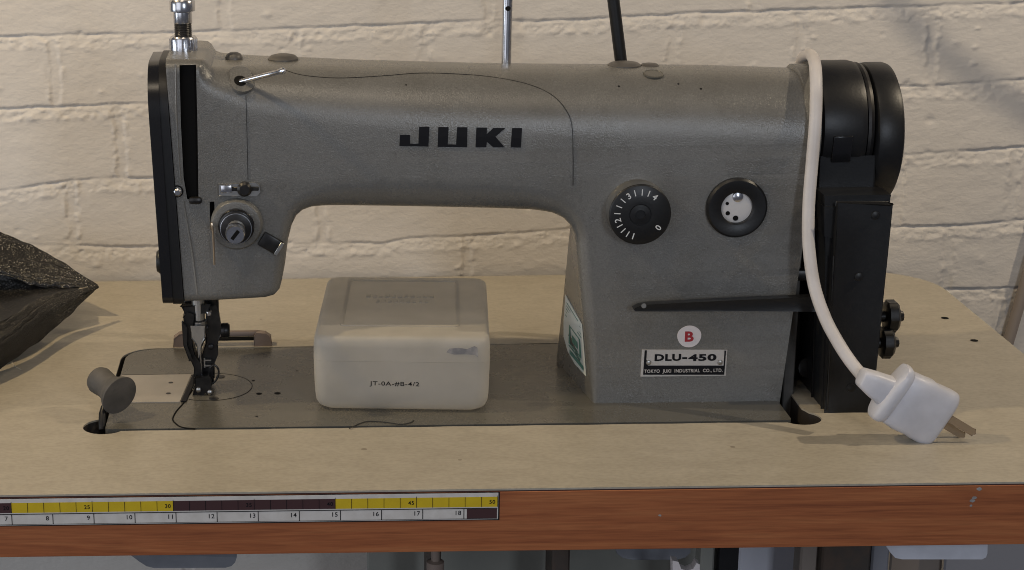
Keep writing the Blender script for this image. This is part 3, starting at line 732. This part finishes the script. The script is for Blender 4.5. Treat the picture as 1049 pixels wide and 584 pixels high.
# stitch length dial
dc = onY(655.8, 220, 137)
bm = bmesh.new(); lathe(bm, (dc.x, YF+1, dc.z), (0, -1, 0), [(20.9, 0), (20.9, 3.5), (20.5, 4.2), (20.5, 12.5), (20.1, 14.4)], 64); dial = link('stitch_dial', bm, M['steel'], mc)
bm = bmesh.new(); lathe(bm, (dc.x, YF-12, dc.z), (0, -1, 0), [(20.45, 1.9), (20.7, 2.2), (20.5, 2.8), (19.6, 3.4), (7.4, 3.4), (7.6, 2.9), (7.0, 2.9), (6.8, 3.6), (3.4, 4.0), (3.2, 3.0), (1, 3.0)], 64); link('dial_face', bm, M['black'], dial)
yd = YF-15.45
bm = bmesh.new()
for ch, a in (('4', 52), ('3', 122), ('2', 194), ('1', 254), ('0', -36)):
    ar = math.radians(a); merge(bm, text_bm(ch, None, 4.2, .1, .2), at(dc.x+15.2*math.cos(ar), yd, dc.z+15.2*math.sin(ar), ar-math.pi/2))
for a in (70, 87, 105, 140, 158, 176, 209, 224, 239):
    ar = math.radians(a); merge(bm, text_bm('I', .62, 4.2, 0, .2), at(dc.x+15.3*math.cos(ar), yd, dc.z+15.3*math.sin(ar), ar-math.pi/2))
link('dial_numerals', bm, M['digit'], dial, 0)
# oil sight window
wc = onY(755.3, 213.5, YF-4)
def ringm(bm, c, ro, ri, y0, y1, seg=56):
    lathe(bm, (c.x, y0, c.z), (0, -1, 0), [(ri, 0), (ro, 0), (ro, (y0-y1)*.7), (ro-1.4, (y0-y1)), (ri+1.2, (y0-y1)), (ri, (y0-y1)*.8), (ri, 0)], seg, False)
bm = bmesh.new(); ringm(bm, wc, 20.4, 10.6, YF+.3, YF-4.2); win = link('oil_window', bm, M['black'], mc)
bm = bmesh.new(); lathe(bm, (wc.x, YF+.5, wc.z), (0, -1, 0), [(10.7, 0), (10.7, 1.2), (8, 1.9), (2, 2.1)], 40); link('sight_glass', bm, M['disc'], win)
bm = bmesh.new()
for px, py, r in ((745, 208.5, 1.1), (745.5, 218.5, 1.45), (753.5, 223.5, 1.8)):
    p = onY(px, py, YF-1.6); lathe(bm, (p.x, YF-.6, p.z), (0, -1, 0), [(r, 0), (r, 1.3)], 14)
link('glass_dots', bm, M['dark'], win)
p = onY(756, 202, YF-2); bm = bmesh.new(); lathe(bm, (p.x, YF-.5, p.z), (0, -1, 0), [(4.0, 0), (3.4, 1.8), (1.5, 2.6)], 18); link('glass_stud', bm, M['chrome'], win)
# feed lever
LY = 142
bm = bmesh.new(); frontslab(bm, XZ([(648, 315), (654, 311.8), (664, 310.2), (760, 305.5), (808, 303.6), (846, 301.5), (848, 318), (810, 317.4), (760, 317.2), (700, 317.4), (650, 317.4)], LY), LY-4, LY+3)
bevel_outline(bm, .8, 2); lev = link('feed_lever', bm, M['black'], mc)
p = onY(659.5, 313.3, LY-4); bm = bmesh.new(); lathe(bm, (p.x, LY-3.8, p.z), (0, -1, 0), [(1.7, 0), (1.7, .5)], 14); link('lever_hole', bm, M['steel'], lev)
# name plate
bm = bmesh.new(); frontslab(bm, frontpoly([(657.5, 358), (745, 358.2), (743.2, 384.6), (656, 385.6)]), -.35, .3); snap(bm, .2); npl = link('name_plate', bm, M['silver'], mc, 0)
def pz(x, y): return (640+x/7.3, 320+y/7.3)
bm = bmesh.new()
frontslab(bm, frontpoly([pz(*a) for a in ((148, 282), (164, 282), (160, 350), (172, 396), (738, 396), (744, 284), (756, 284), (742, 464), (136, 464))]), -.25, .1); snap(bm, .65); link('plate_field', bm, M['ink'], npl, 0)
bm = bmesh.new()
for w_, x0, x1 in (('DLU', 222, 420), ('450', 474, 684)):
    p0, p1 = onY(640+x0/7.3, 320+337/7.3, YF), onY(640+x1/7.3, 320+337/7.3, YF)
    merge(bm, text_bm(w_, p1.x-p0.x, 5.0, .42, .2), at((p0.x+p1.x)/2, -.1, p0.z))
p = onY(640+447/7.3, 320+340/7.3, YF); box(bm, p.x-1.7, p.x+1.7, -.2, 0, p.z-.65, p.z+.65); snap(bm, .65); link('model_lettering', bm, M['ink'], npl, 0)
p = onY(640+436/7.3, 320+437/7.3, YF); bm = bmesh.new(); merge(bm, text_bm('TOKYO  JUKI  INDUSTRIAL  CO., LTD.', 54, 3.2, .2, .2), at(p.x, -.1, p.z)); snap(bm, .95); link('maker_line', bm, M['silver'], npl, 0)
for x, y in ((176, 374), (711, 372)):
    bm = bmesh.new(); p = onY(*pz(x, y), YF); lathe(bm, (p.x, YF-.6, p.z), (0, -1, 0), [(1.9, 0), (1.6, .9), (.6, 1.2)], 14)
    link('plate_rivet', bm, M['steel'], npl)
# red B sticker
p = onY(706, 344.6, YF); bm = bmesh.new(); frontslab(bm, [(p.x+8.2*math.cos(a)*(1+.03*math.sin(3*a)), p.z+7.8*math.sin(a)) for a in [2*math.pi*i/36 for i in range(36)]], -.2, .3); snap(bm, .15)
stk = link('round_sticker', bm, M['label'], mc, 0)
bm = bmesh.new(); merge(bm, text_bm('B', 6.0, 7.4, .35, .2), at(p.x, -.1, p.z)); snap(bm, .42); link('sticker_letter', bm, M['red'], stk, 0)
# green sticker on the pillar's left flank
def flank(pxs, lift):
    out = []
    for a in pxs:
        l, no = hit(*a)
        if l is None: l = onY(a[0], a[1], 240); no = Vector((-1, 0, 0))
        out.append(l+no*lift)
    return out
def poly3(name, pts, m, par, th=.15):
    bm = bmesh.new(); c = sum(pts, Vector())/len(pts); nn = Vector((-1, -.12, 0)).normalized()
    A = [bm.verts.new(p+nn*th) for p in pts]; B = [bm.verts.new(p-nn*th) for p in pts]
    bm.faces.new(A); bm.faces.new(B[::-1])
    for i in range(len(pts)): bm.faces.new((A[i], A[(i+1) % len(pts)], B[(i+1) % len(pts)], B[i]))
    return link(name, bm, M[m], par, 0)
YS0, YS1 = 232, 165       # sticker spans the flank from back to front
def fl(t, z, lift=.4):      # t 0 back .. 1 front, point on flank
    y = YS0+(YS1-YS0)*t
    xf = 281.6-(z/120.)*13.4; xb = 268.7+(z/101.)*6.8
    x = xb+(xf-xb)*((YB-y)/(YB-YF)); 
    loc, no, i, d = bvh.ray_cast(Vector((150, y, z)), Vector((1, 0, 0)))
    return (loc if loc else Vector((x, y, z)))+Vector((-lift, 0, 0))
gs = poly3('green_sticker', [fl(0, 56), fl(.5, 55), fl(1, 54), fl(1, 35), fl(1, 16), fl(.55, 15), fl(.25, 18), fl(.05, 25), fl(0, 36)], 'paper', mc)
for i, (t0, t1, z0, z1) in enumerate(((.12, .8, 52.6, 51.9), (.12, .92, 50.2, 49.6), (.1, .7, 47.8, 47.2), (.1, .92, 45.4, 44.8), (.1, .92, 43, 42.2), (.3, .85, 39.6, 38.6), (.3, .85, 26.6, 25.6), (.3, .36, 39.6, 26), (.79, .85, 39.6, 26), (.45, .7, 34.5, 29.5), (.3, .8, 24.2, 23.4), (.35, .92, 21.5, 18.5))):
    poly3('sticker_print', [fl(t0, z0, .75), fl(t1, z0, .75), fl(t1, z1, .75), fl(t0, z1, .75)], 'green', gs, .1)

# handwheel, belt guard
bm = bmesh.new(); lathe(bm, (419, 200, 184), (1, 0, 0), [(40, 0), (43.2, 1), (43.2, 10.5), (41, 11.5)], 64); link('shaft_collar', bm, M['paint'], mc)
bm = bmesh.new(); lathe(bm, (430.5, 200, 186), (1, 0, 0), [(40, 0), (43.0, 1.2), (43.4, 4), (43.4, 26), (42.3, 30), (39.5, 31)], 72); gd = link('belt_guard', bm, M['black'], mc)
bm = bmesh.new(); lathe(bm, (461, 200, 185.5), (1, 0, 0), [(38, 0), (41.6, .4), (42.4, 2.2), (41.6, 4.4), (38, 4.8)], 72); link('pulley_rim', bm, M['oxide'], mc)
bm = bmesh.new(); lathe(bm, (465, 201, 183), (1, 0, 0), [(30, 0), (36, .5), (36, 5)], 48); link('pulley_groove', bm, M['dark'], mc)
bm = bmesh.new(); lathe(bm, (467, 203, 179), (1, 0, 0), [(38, -.5), (45, 0), (47.4, 1.5), (48, 4), (48, 15), (47, 17.6), (44, 19), (30, 19.4), (20, 18)], 80); link('handwheel', bm, M['black'], mc)
# lower belt guard box
bm = bmesh.new(); gf = XZ([(845.8, 423), (893, 423), (903, 320), (912, 232), (914, 209.5), (860, 209.5), (855, 256), (851, 330)], 127.5)
frontslab(bm, gf, 127.5, 136); bevel_outline(bm, 1.2, 2); gbx = link('guard_box', bm, M['black'], gd)
bm = bmesh.new(); frontslab(bm, [(436, .3), (466.5, .3), (471, 140), (472, 150), (428, 150), (431, 112)], 135.5, 160); link('guard_side', bm, M['black'], gd)
bm = bmesh.new(); frontslab(bm, [(436, .3), (465, .3), (468, 130), (466, 170), (432, 170), (430, 112)], 159.5, 258); bevel_outline(bm, 1.5, 2); link('belt_cover', bm, M['black'], gd)
for z_, x_ in ((18, 452), (96, 452), (138, 460)):
    bm = bmesh.new(); lathe(bm, (x_, 127.6, z_), (0, -1, 0), [(3.0, 0), (2.8, 1.0), (1.4, 1.5)], 18); link('guard_screw', bm, M['black'], gd)
e0, e1 = onY(847.5, 421, 127), onY(854.5, 262, 127); bm = bmesh.new(); tube(bm, [(e0.x, 127.6, e0.z), (e1.x, 127.6, e1.z)], .7, 8); link('guard_fold', bm, M['oxide'], gd)
bm = bmesh.new(); q = XZ([(842, 209.5), (862, 209.5), (857, 244), (842, 240)], 140); frontslab(bm, q, 134, 250); link('guard_flange', bm, M['black'], gd)
bm = bmesh.new(); box(bm, 413, 437, 196, 258, 1, 150); link('guard_back', bm, M['black'], gd)
bm = bmesh.new(); lathe(bm, (411, 205, 100), (1, 0, 0), [(33, 0), (36, 2), (36, 8), (30, 12), (28, 20)], 40); link('drive_pulley', bm, M['gloss'], mc)
for q in ((417, 436, 160, 170, 84, 92), (420, 434, 150, 166, 122, 131)):
    bm = bmesh.new(); box(bm, *q, 2); link('guard_bracket', bm, M['oxide'], gd)
bm = bmesh.new(); box(bm, 416.5, 424, 166, 172, -36, 104, .8, 1); link('drive_belt', bm, M['rubber'], mc)
p = onY(839, 378, 175); bm = bmesh.new(); lathe(bm, (p.x-8, 178, p.z), (.2, -1, .3), [(7, 0), (7, 2), (3, 3)], 20); link('guard_bolt', bm, M['oxide'], gd)
an = math.radians(10); bm = bmesh.new(); box(bm, -6.6, 6.6, -1.2, 1, -9.5, 9.5, 1, 2, Matrix.Translation((444, 200-43.0*math.cos(an), 186-43*math.sin(an)-2)) @ Matrix.Rotation(an, 4, 'X')); link('guard_latch', bm, M['gloss'], gd)
# bobbin winder knobs behind the guard
def knob(px, py, Y, r):
    p = onY(px, py, Y); bm = bmesh.new(); m = 26
    lathe(bm, (472, Y, p.z), (1, 0, 0), [(4, 0), (4, p.x-472-3)], 16)
    mtx = frame_from_axis((p.x-4, Y, p.z), (1, 0, 0)); rings = []
    for rr, d in ((r*.8, 0), (r, 1.2), (r, 7), (r*.8, 9), (r*.35, 9.5), (r*.3, 13)):
        rings.append([bm.verts.new(mtx @ Vector((rr*(1+.06*math.cos(8*2*math.pi*i/m*2))*math.cos(2*math.pi*i/m), rr*(1+.06*math.cos(16*2*math.pi*i/m))*math.sin(2*math.pi*i/m), d))) for i in range(m)])
    for a, b in zip(rings, rings[1:]):
        for i in range(m): bm.faces.new((a[i], a[(i+1) % m], b[(i+1) % m], b[i]))
    bm.faces.new(rings[0]); bm.faces.new(rings[-1])
    link('winder_knob', bm, M['oxide'], mc)
knob(912, 324, 212, 11.5); knob(907, 351, 206, 11)

# ------------------------------------------------------------------ frosted box on the bed
bx = thing('storage_box', (150, 220, 1), 'frosted white plastic box with stamped black code, standing on the machine bed', 'box')
ang = math.radians(-4.6); BO = Vector((87.4, 142.5, .7))
BM_ = Matrix.Translation(BO) @ Matrix.Rotation(ang, 4, 'Z')
Wd, Dp, Ht = 121., 155., 54.
def blayer(inset, z, y0=0., r=9.):
    return [BM_ @ Vector((u, v, z)) for u, v in rrect(inset, Wd-inset, y0+inset, Dp-inset, r, 5)]
def bloft(layers, name, m, par):
    bm = bmesh.new(); rg = [[bm.verts.new(p) for p in l] for l in layers]; k = len(rg[0])
    for a, b in zip(rg, rg[1:]):
        for i in range(k): bm.faces.new((a[i], a[(i+1) % k], b[(i+1) % k], b[i]))
    if name == 'lid': bm.faces.new(rg[-1])
    else: bm.faces.new(rg[0])
    return link(name, bm, m, par, 50)
bloft([blayer(9, 0, 0, 10), blayer(6, .6), blayer(3.2, 2.8), blayer(1.5, 6.5), blayer(.8, 12), blayer(.5, 20), blayer(.1, 36.55)], 'box_body', M['frost'], bx)
bloft([blayer(.1, 36.62), blayer(.2, 46), blayer(.5, 50), blayer(1.4, 52.4), blayer(2.6, 53.6), blayer(4.4, 54), blayer(8, 54)], 'lid', M['frost'], bx)
# raised rim on the lid
bm = bmesh.new()
o1 = rrect(17, 100, 26, 143, 4, 4); o2 = rrect(19.5, 97.5, 28.5, 140.5, 3, 4)
prism(bm, [o1, o2], lambda u, v, d: BM_ @ Vector((u, v, d)), 53.7, 54.5); bevel_outline(bm, .3, 1); link('lid_rim', bm, M['frost'], bx)
bm = bmesh.new()
for i in range(11):
    u = 34+i*4.6; box(bm, u-1.5, u+1.5, 96, 104-2*((i*7) % 3), 53.7, 54.6, .3, 1, BM_)
for i in range(9): box(bm, 40+i*4.4, 42.6+i*4.4, 84, 90, 53.7, 54.5, .3, 1, BM_)
link('lid_relief', bm, M['frost'], bx)
def onbox(px, py):  # point on box's front face in local u,z
    inv = BM_.inverted(); o = inv @ CAM; d = inv.to_3x3() @ ray(px, py); t = (-.0-o.y)/d.y; q = o+d*t; return q.x, q.z
u, z = onbox(404, 394); bm = bmesh.new(); merge(bm, text_bm('JT-0A-#B-4/2', 34, 3.9, .09, .15), BM_ @ at(u, .38, z, math.radians(-.6))); link('stamped_code', bm, M['ink'], bx, 0)
bm = bmesh.new(); u, z = onbox(474, 359); frontslab(bm, [(u-11, z-1.5), (u-9, z+1.2), (u-3, z+1.8), (u+3, z+1), (u+8, z+3.2), (u+10, z+2), (u+10.5, z-5), (u+8, z-3), (u+2, z-2.8), (u-6, z-3)], -.12, .2)
for v in bm.verts: v.co = BM_ @ v.co
link('scuff_mark', bm, M['smudge'], bx, 0)

# ------------------------------------------------------------------ cord and plug
pc = thing('power_cord', (455, 110, 0), 'white power cord draped over the machine arm, ending in a white plug', 'power cord')
path = [Vector((417, 262, 150)), Vector((419, 258, 190)), onY(818, 69, 242), onY(822.5, 59.5, 228), onY(830, 56, 210), onY(834.5, 64, 180), onY(836, 84, 160), onY(835.5, 120, 149), onY(832, 165, 143), onY(828.5, 210, 138),
        onY(828.5, 250, 131), onY(834, 292, 122), onY(845, 325, 112), onY(858, 350, 102), onY(871, 370, 93), onY(884, 386, 85)]
bm = bmesh.new(); tube(bm, smooth_path(path, 8), 4.1, 14); link('cord', bm, M['cord'], pc)
PY_ = 74.
def plugloft(name, secs, par):
    bm = bmesh.new(); rings = []; m = 32
    for (a, b, w_) in secs:
        p, q = onY(*a, PY_), onY(*b, PY_); c = (p+q)/2; h = (p-q)/2; ring = []
        for i in range(m):
            t = 2*math.pi*i/m; ct, st = math.cos(t), math.sin(t); e = 2/3.8
            ring.append(bm.verts.new(c+h*(math.copysign(abs(ct)**e, ct))+Vector((0, 1, 0))*(w_*math.copysign(abs(st)**e, st))))
        rings.append(ring)
    for a, b in zip(rings, rings[1:]):
        for i in range(m): bm.faces.new((a[i], a[(i+1) % m], b[(i+1) % m], b[i]))
    bm.faces.new(rings[0]); bm.faces.new(rings[-1])
    return link(name, bm, M['white'], par, 50)
def lerp2(a, b, t): return (a[0]+(b[0]-a[0])*t, a[1]+(b[1]-a[1])*t)
def sec(a, b, w_, ins=0.): return (lerp2(a, b, ins), lerp2(b, a, ins), w_)
plug = plugloft('plug', [sec((930, 379), (899, 426), 8, .1), sec((936, 381), (901.5, 430.5), 9.6), sec((947, 386), (912, 437.5), 9.7), sec((957, 390), (924, 443), 9.6), sec((960, 393), (928, 446), 9.0), sec((975, 399.5), (939, 452), 8.8), sec((981, 403), (944, 455.5), 8.2), sec((983, 405.5), (947, 457), 7.4, .05), sec((983.2, 406.5), (947.8, 457.2), 6, .15)], pc)
plugloft('plug_collar', [sec((915, 387), (893, 417), 7.6), sec((924, 379), (891, 423), 9.4), sec((929, 374.5), (891, 426.5), 10.4), sec((933, 375.5), (895, 429.5), 10.6), sec((935, 379.5), (899, 430), 10.2), sec((936, 382), (902, 430), 9)], plug)
plugloft('strain_relief', [sec((884.5, 378.5), (877.5, 393), 5.4, .08), sec((887, 378), (878, 395), 6.6), sec((900, 381.5), (887, 404), 7.2), sec((912, 385.5), (897, 412), 7.8), sec((918, 387), (902, 415), 7.8)], plug)
for (a, b, yy, w) in (((972, 428.5), (997, 443), PY_-5.5, 2.4), ((966, 434), (986, 446), PY_+4, 2.4)):
    p, q = onY(*a, yy), onY(*b, yy); d = (q-p).normalized(); nn = Vector((-d.z, 0, d.x))
    bm = bmesh.new(); frontslab(bm, [(p.x+nn.x*w-d.x*6, p.z+nn.z*w-d.z*6), (q.x+nn.x*w, q.z+nn.z*w), (q.x+d.x*1.5, q.z+d.z*1.5), (q.x-nn.x*w, q.z-nn.z*w), (p.x-nn.x*w-d.x*6, p.z-nn.z*w-d.z*6)], yy-.9, yy+.9); bevel_outline(bm, .3, 1); link('prong', bm, M['brass'], plug)

# ------------------------------------------------------------------ rubber knob at the bed corner
a = onY(106.5, 393, 146); b = onY(123.5, 406, 132)
ax = (b-a).normalized(); Ln = (b-a).length
kn = thing('rubber_pad', (a.x, 140, 1), 'grey rubber bell shaped pad lying at the front left corner of the machine bed', 'rubber pad')
bm = bmesh.new(); lathe(bm, a-ax*3, ax, [(2, -7.5), (6, -7), (8.8, -5), (9.8, -2), (9.6, 1), (9.0, Ln*.35), (9.4, Ln*.55), (10.8, Ln*.74), (12.8, Ln*.9), (13.8, Ln+.6), (14.1, Ln+1.4), (13.9, Ln+2), (13.2, Ln+2.1), (8, Ln+2.7), (2, Ln+3)], 40); link('pad', bm, M['rubber'], kn)
bm = bmesh.new(); q = [onY(107, 417, 134), onY(105, 424, 130), onY(104, 433, 124)]; q[2].z = -4; tube(bm, q, 2.6, 10); link('pad_stem', bm, M['oxide'], kn)

# ------------------------------------------------------------------ black mesh bag
def bagsheet(name, rows, par, thick=2.2, m='bag', sub=10, crinkle=1.4):
    """rows of (px,py,Y) guide points, lofted"""
    pt = lambda p: onZ(p[0], p[1], float(p[2][1:])) if isinstance(p[2], str) else onY(*p)
    g = [smooth_path([pt(p) for p in r], sub) for r in rows]
    k = len(g[0]); cols = []
    for i in range(k): cols.append(smooth_path([r[i] for r in g], sub))
    bm = bmesh.new(); V = []
    for i, c in enumerate(cols):
        row = []
        for j, p in enumerate(c):
            h = (math.sin(i*.9+j*.5)*math.cos(j*.77-i*.31)*.6+(1-2*abs(math.sin(i*.11+j*.33)))*1.1*math.sin(j*.21))*crinkle*min(1, (k-1-i)/10)
            row.append(bm.verts.new(p+Vector((0, -.3*h, h))))
        V.append(row)
    for i in range(len(V)-1):
        for j in range(len(V[0])-1): bm.faces.new((V[i][j], V[i+1][j], V[i+1][j+1], V[i][j+1]))
    bm.normal_update()
    W2 = [[bm.verts.new(v.co-v.normal*thick) for v in row] for row in V]
    ni, nj = len(V), len(V[0])
    for i in range(ni-1):
        for j in range(nj-1): bm.faces.new((W2[i][j], W2[i][j+1], W2[i+1][j+1], W2[i+1][j]))
    for i in range(ni-1):
        for j in (0, nj-1): bm.faces.new((V[i][j], V[i+1][j], W2[i+1][j], W2[i][j]))
    for j in range(nj-1):
        for i in (0, ni-1): bm.faces.new((V[i][j], V[i][j+1], W2[i][j+1], W2[i][j]))
    return link(name, bm, M[m], par, 60)
bg = thing('mesh_bag', (-180, 380, 0), 'black woven mesh bag with pointed corner lying folded on the left of the table', 'bag')
bagsheet('upper_flap', [[(-90, 205, 440), (0, 238, 430), (50, 261, 412), (100, 292, 372)], [(-90, 235, 410), (0, 266, 400), (50, 279, 390), (100, 293, 371)], [(-90, 248, 392), (0, 275, 386), (45, 289, 378), (100, 293.6, 370.5)], [(-90, 256, 384), (0, 281, 378), (42, 293, 372), (99, 294.2, 370)]], bg, .8, 'bag_net', 14, 1.3)
bagsheet('lower_fold', [[(-90, 362, 'z33'), (0, 330, 'z34'), (45, 305, 'z34'), (100, 293.5, 'z32')], [(-90, 385, 'z27'), (0, 348, 'z28'), (50, 316, 'z30'), (100, 294, 'z31.5')], [(-90, 405, 'z14'), (0, 366, 'z16'), (52, 328, 'z21'), (98, 295, 'z30.5')], [(-90, 422, 'z3'), (0, 376, 'z5'), (54, 336, 'z14'), (95, 298, 'z29')]], bg, 1.2, 'bag', 14, 1.5)
bagsheet('inner_lining', [[(-90, 250, 402), (0, 274, 396), (42, 288, 388), (82, 294, 380)], [(-90, 300, 'z18'), (0, 302, 'z20'), (40, 302, 'z24'), (80, 298, 'z28')], [(-90, 365, 'z26'), (0, 334, 'z29'), (42, 308, 'z31'), (80, 299, 'z30')]], bg, .8, 'bag_in', 10, .9)
# loose threads
def loose(name, pxs, Z, r, m, label):
    bm = bmesh.new(); tube(bm, smooth_path([onZ(a, b, Z) for a, b in pxs], 8), r, 6)
    tag(link(name, bm, M[m]), label, 'thread')
loose('loose_thread', [(0, 366), (5, 363), (10, 366), (14, 374), (22, 379)], .6, .35, 'thread', 'pale loose thread curling from under the black mesh bag')
loose('loose_thread', [(358, 439), (368, 434), (378, 431.5), (395, 432.5), (410, 434.5), (420, 433), (424, 430.5)], .9, .35, 'dthread', 'fine dark thread lying in front of the frosted box')

# ------------------------------------------------------------------ below and behind the table
def hung(name, pxs, Y0, Y1, m, label, cat):
    bm = bmesh.new(); frontslab(bm, XZ(pxs, Y0), Y0, Y1); bevel_outline(bm, 2.2, 3, 25); tag(link(name, bm, M[m]), label, cat)
hung('under_tray', [(118, 552), (243, 552), (242.5, 571), (241, 576), (237, 580), (231, 581.5), (158, 582), (150, 580), (143, 575.5), (133, 568)], 30, 150, 'tray', 'dark grey plastic tray hung under the table edge at left', 'tray')
hung('plastic_tray', [(895, 540), (1012, 540), (1011.5, 567), (1010, 571), (1006, 573), (924, 573), (917, 571.5), (912, 566)], 30, 140, 'white', 'white plastic tray hung under the table edge at right', 'tray')
a, b = onY(1052, 285, 483.5), onY(1031, 356, 484.5)
d = (b-a).normalized(); bm = bmesh.new(); tube(bm, [Vector((a.x, a.y, a.z))-d*300, b+d*140], 5.0, 14)
tag(link('leaning_rod', bm, M['wood_rod']), 'grey brown rod leaning against the brick wall beyond the table corner', 'rod')

# ------------------------------------------------------------------ camera, light
cd = bpy.data.cameras.new('camera'); cam = bpy.data.objects.new('camera', cd); COL.objects.link(cam); sc.camera = cam
m3 = Matrix((R2, -D2, -fw)).transposed(); cam.matrix_world = Matrix.Translation(CAM*S) @ m3.to_4x4()
cd.sensor_fit = 'HORIZONTAL'; cd.sensor_width = 36; cd.lens = f/1049*36; cd.clip_start = .02; cd.clip_end = 50
cd.shift_x = (1049/2-cx)/1049
w = bpy.data.worlds.new('World'); sc.world = w; w.use_nodes = True
w.node_tree.nodes['Background'].inputs[0].default_value = (.75, .78, .95, 1); w.node_tree.nodes['Background'].inputs[1].default_value = .10

def area(name, loc, target, size, power, col, sy=None):
    l = bpy.data.lights.new(name, 'AREA'); l.energy = power; l.color = col; l.size = size
    if sy: l.shape = 'RECTANGLE'; l.size_y = sy
    o = bpy.data.objects.new(name, l); COL.objects.link(o); o.location = loc
    o.rotation_euler = (Vector(target)-Vector(loc)).to_track_quat('-Z', 'Y').to_euler(); return o
area('window_light', (-1.3, -1.9, .62), (.2, .2, .05), 1.7, 16, (.86, .90, 1.0), 2.0)
area('side_window', (.72, -1.9, .66), (.3, .2, .15), .24, 9, (.80, .88, 1.0), .5)
area('left_window', (-1.7, -.25, .22), (.2, .2, .12), .6, 8, (.82, .90, 1.0), .8)
area('ceiling_lamp', (.05, -.48, 1.55), (.2, .25, .1), .3, 3.8, (1., .84, .64))
area('left_lamp', (-.55, .05, .95), (-.12, .48, .05), .035, 6.5, (1., .78, .47))
LR = Vector((1.15, .02, .95))
area('right_lamp', LR, (.62, .48, .08), .014, 6.5, (1., .84, .62))
# hanging lamp cord above the frame at right, whose shadow falls on the wall
pts = []
for px, py in ((880, -60), (915, -2), (955, 45), (1000, 80), (1049, 112), (1110, 145)):
    p = onY(px, py, WY); pts.append(p.lerp(LR*1000, .42))
bm = bmesh.new(); tube(bm, smooth_path(pts, 6), 3.4, 10); tag(link('hanging_cable', bm, M['black']), 'dark cable hanging above the table at upper right', 'cable')

sc.cycles.filter_width = 1.0
sc.view_settings.view_transform = 'Standard'; sc.view_settings.look = 'None'; sc.view_settings.exposure = -0.1; sc.view_settings.gamma = 1
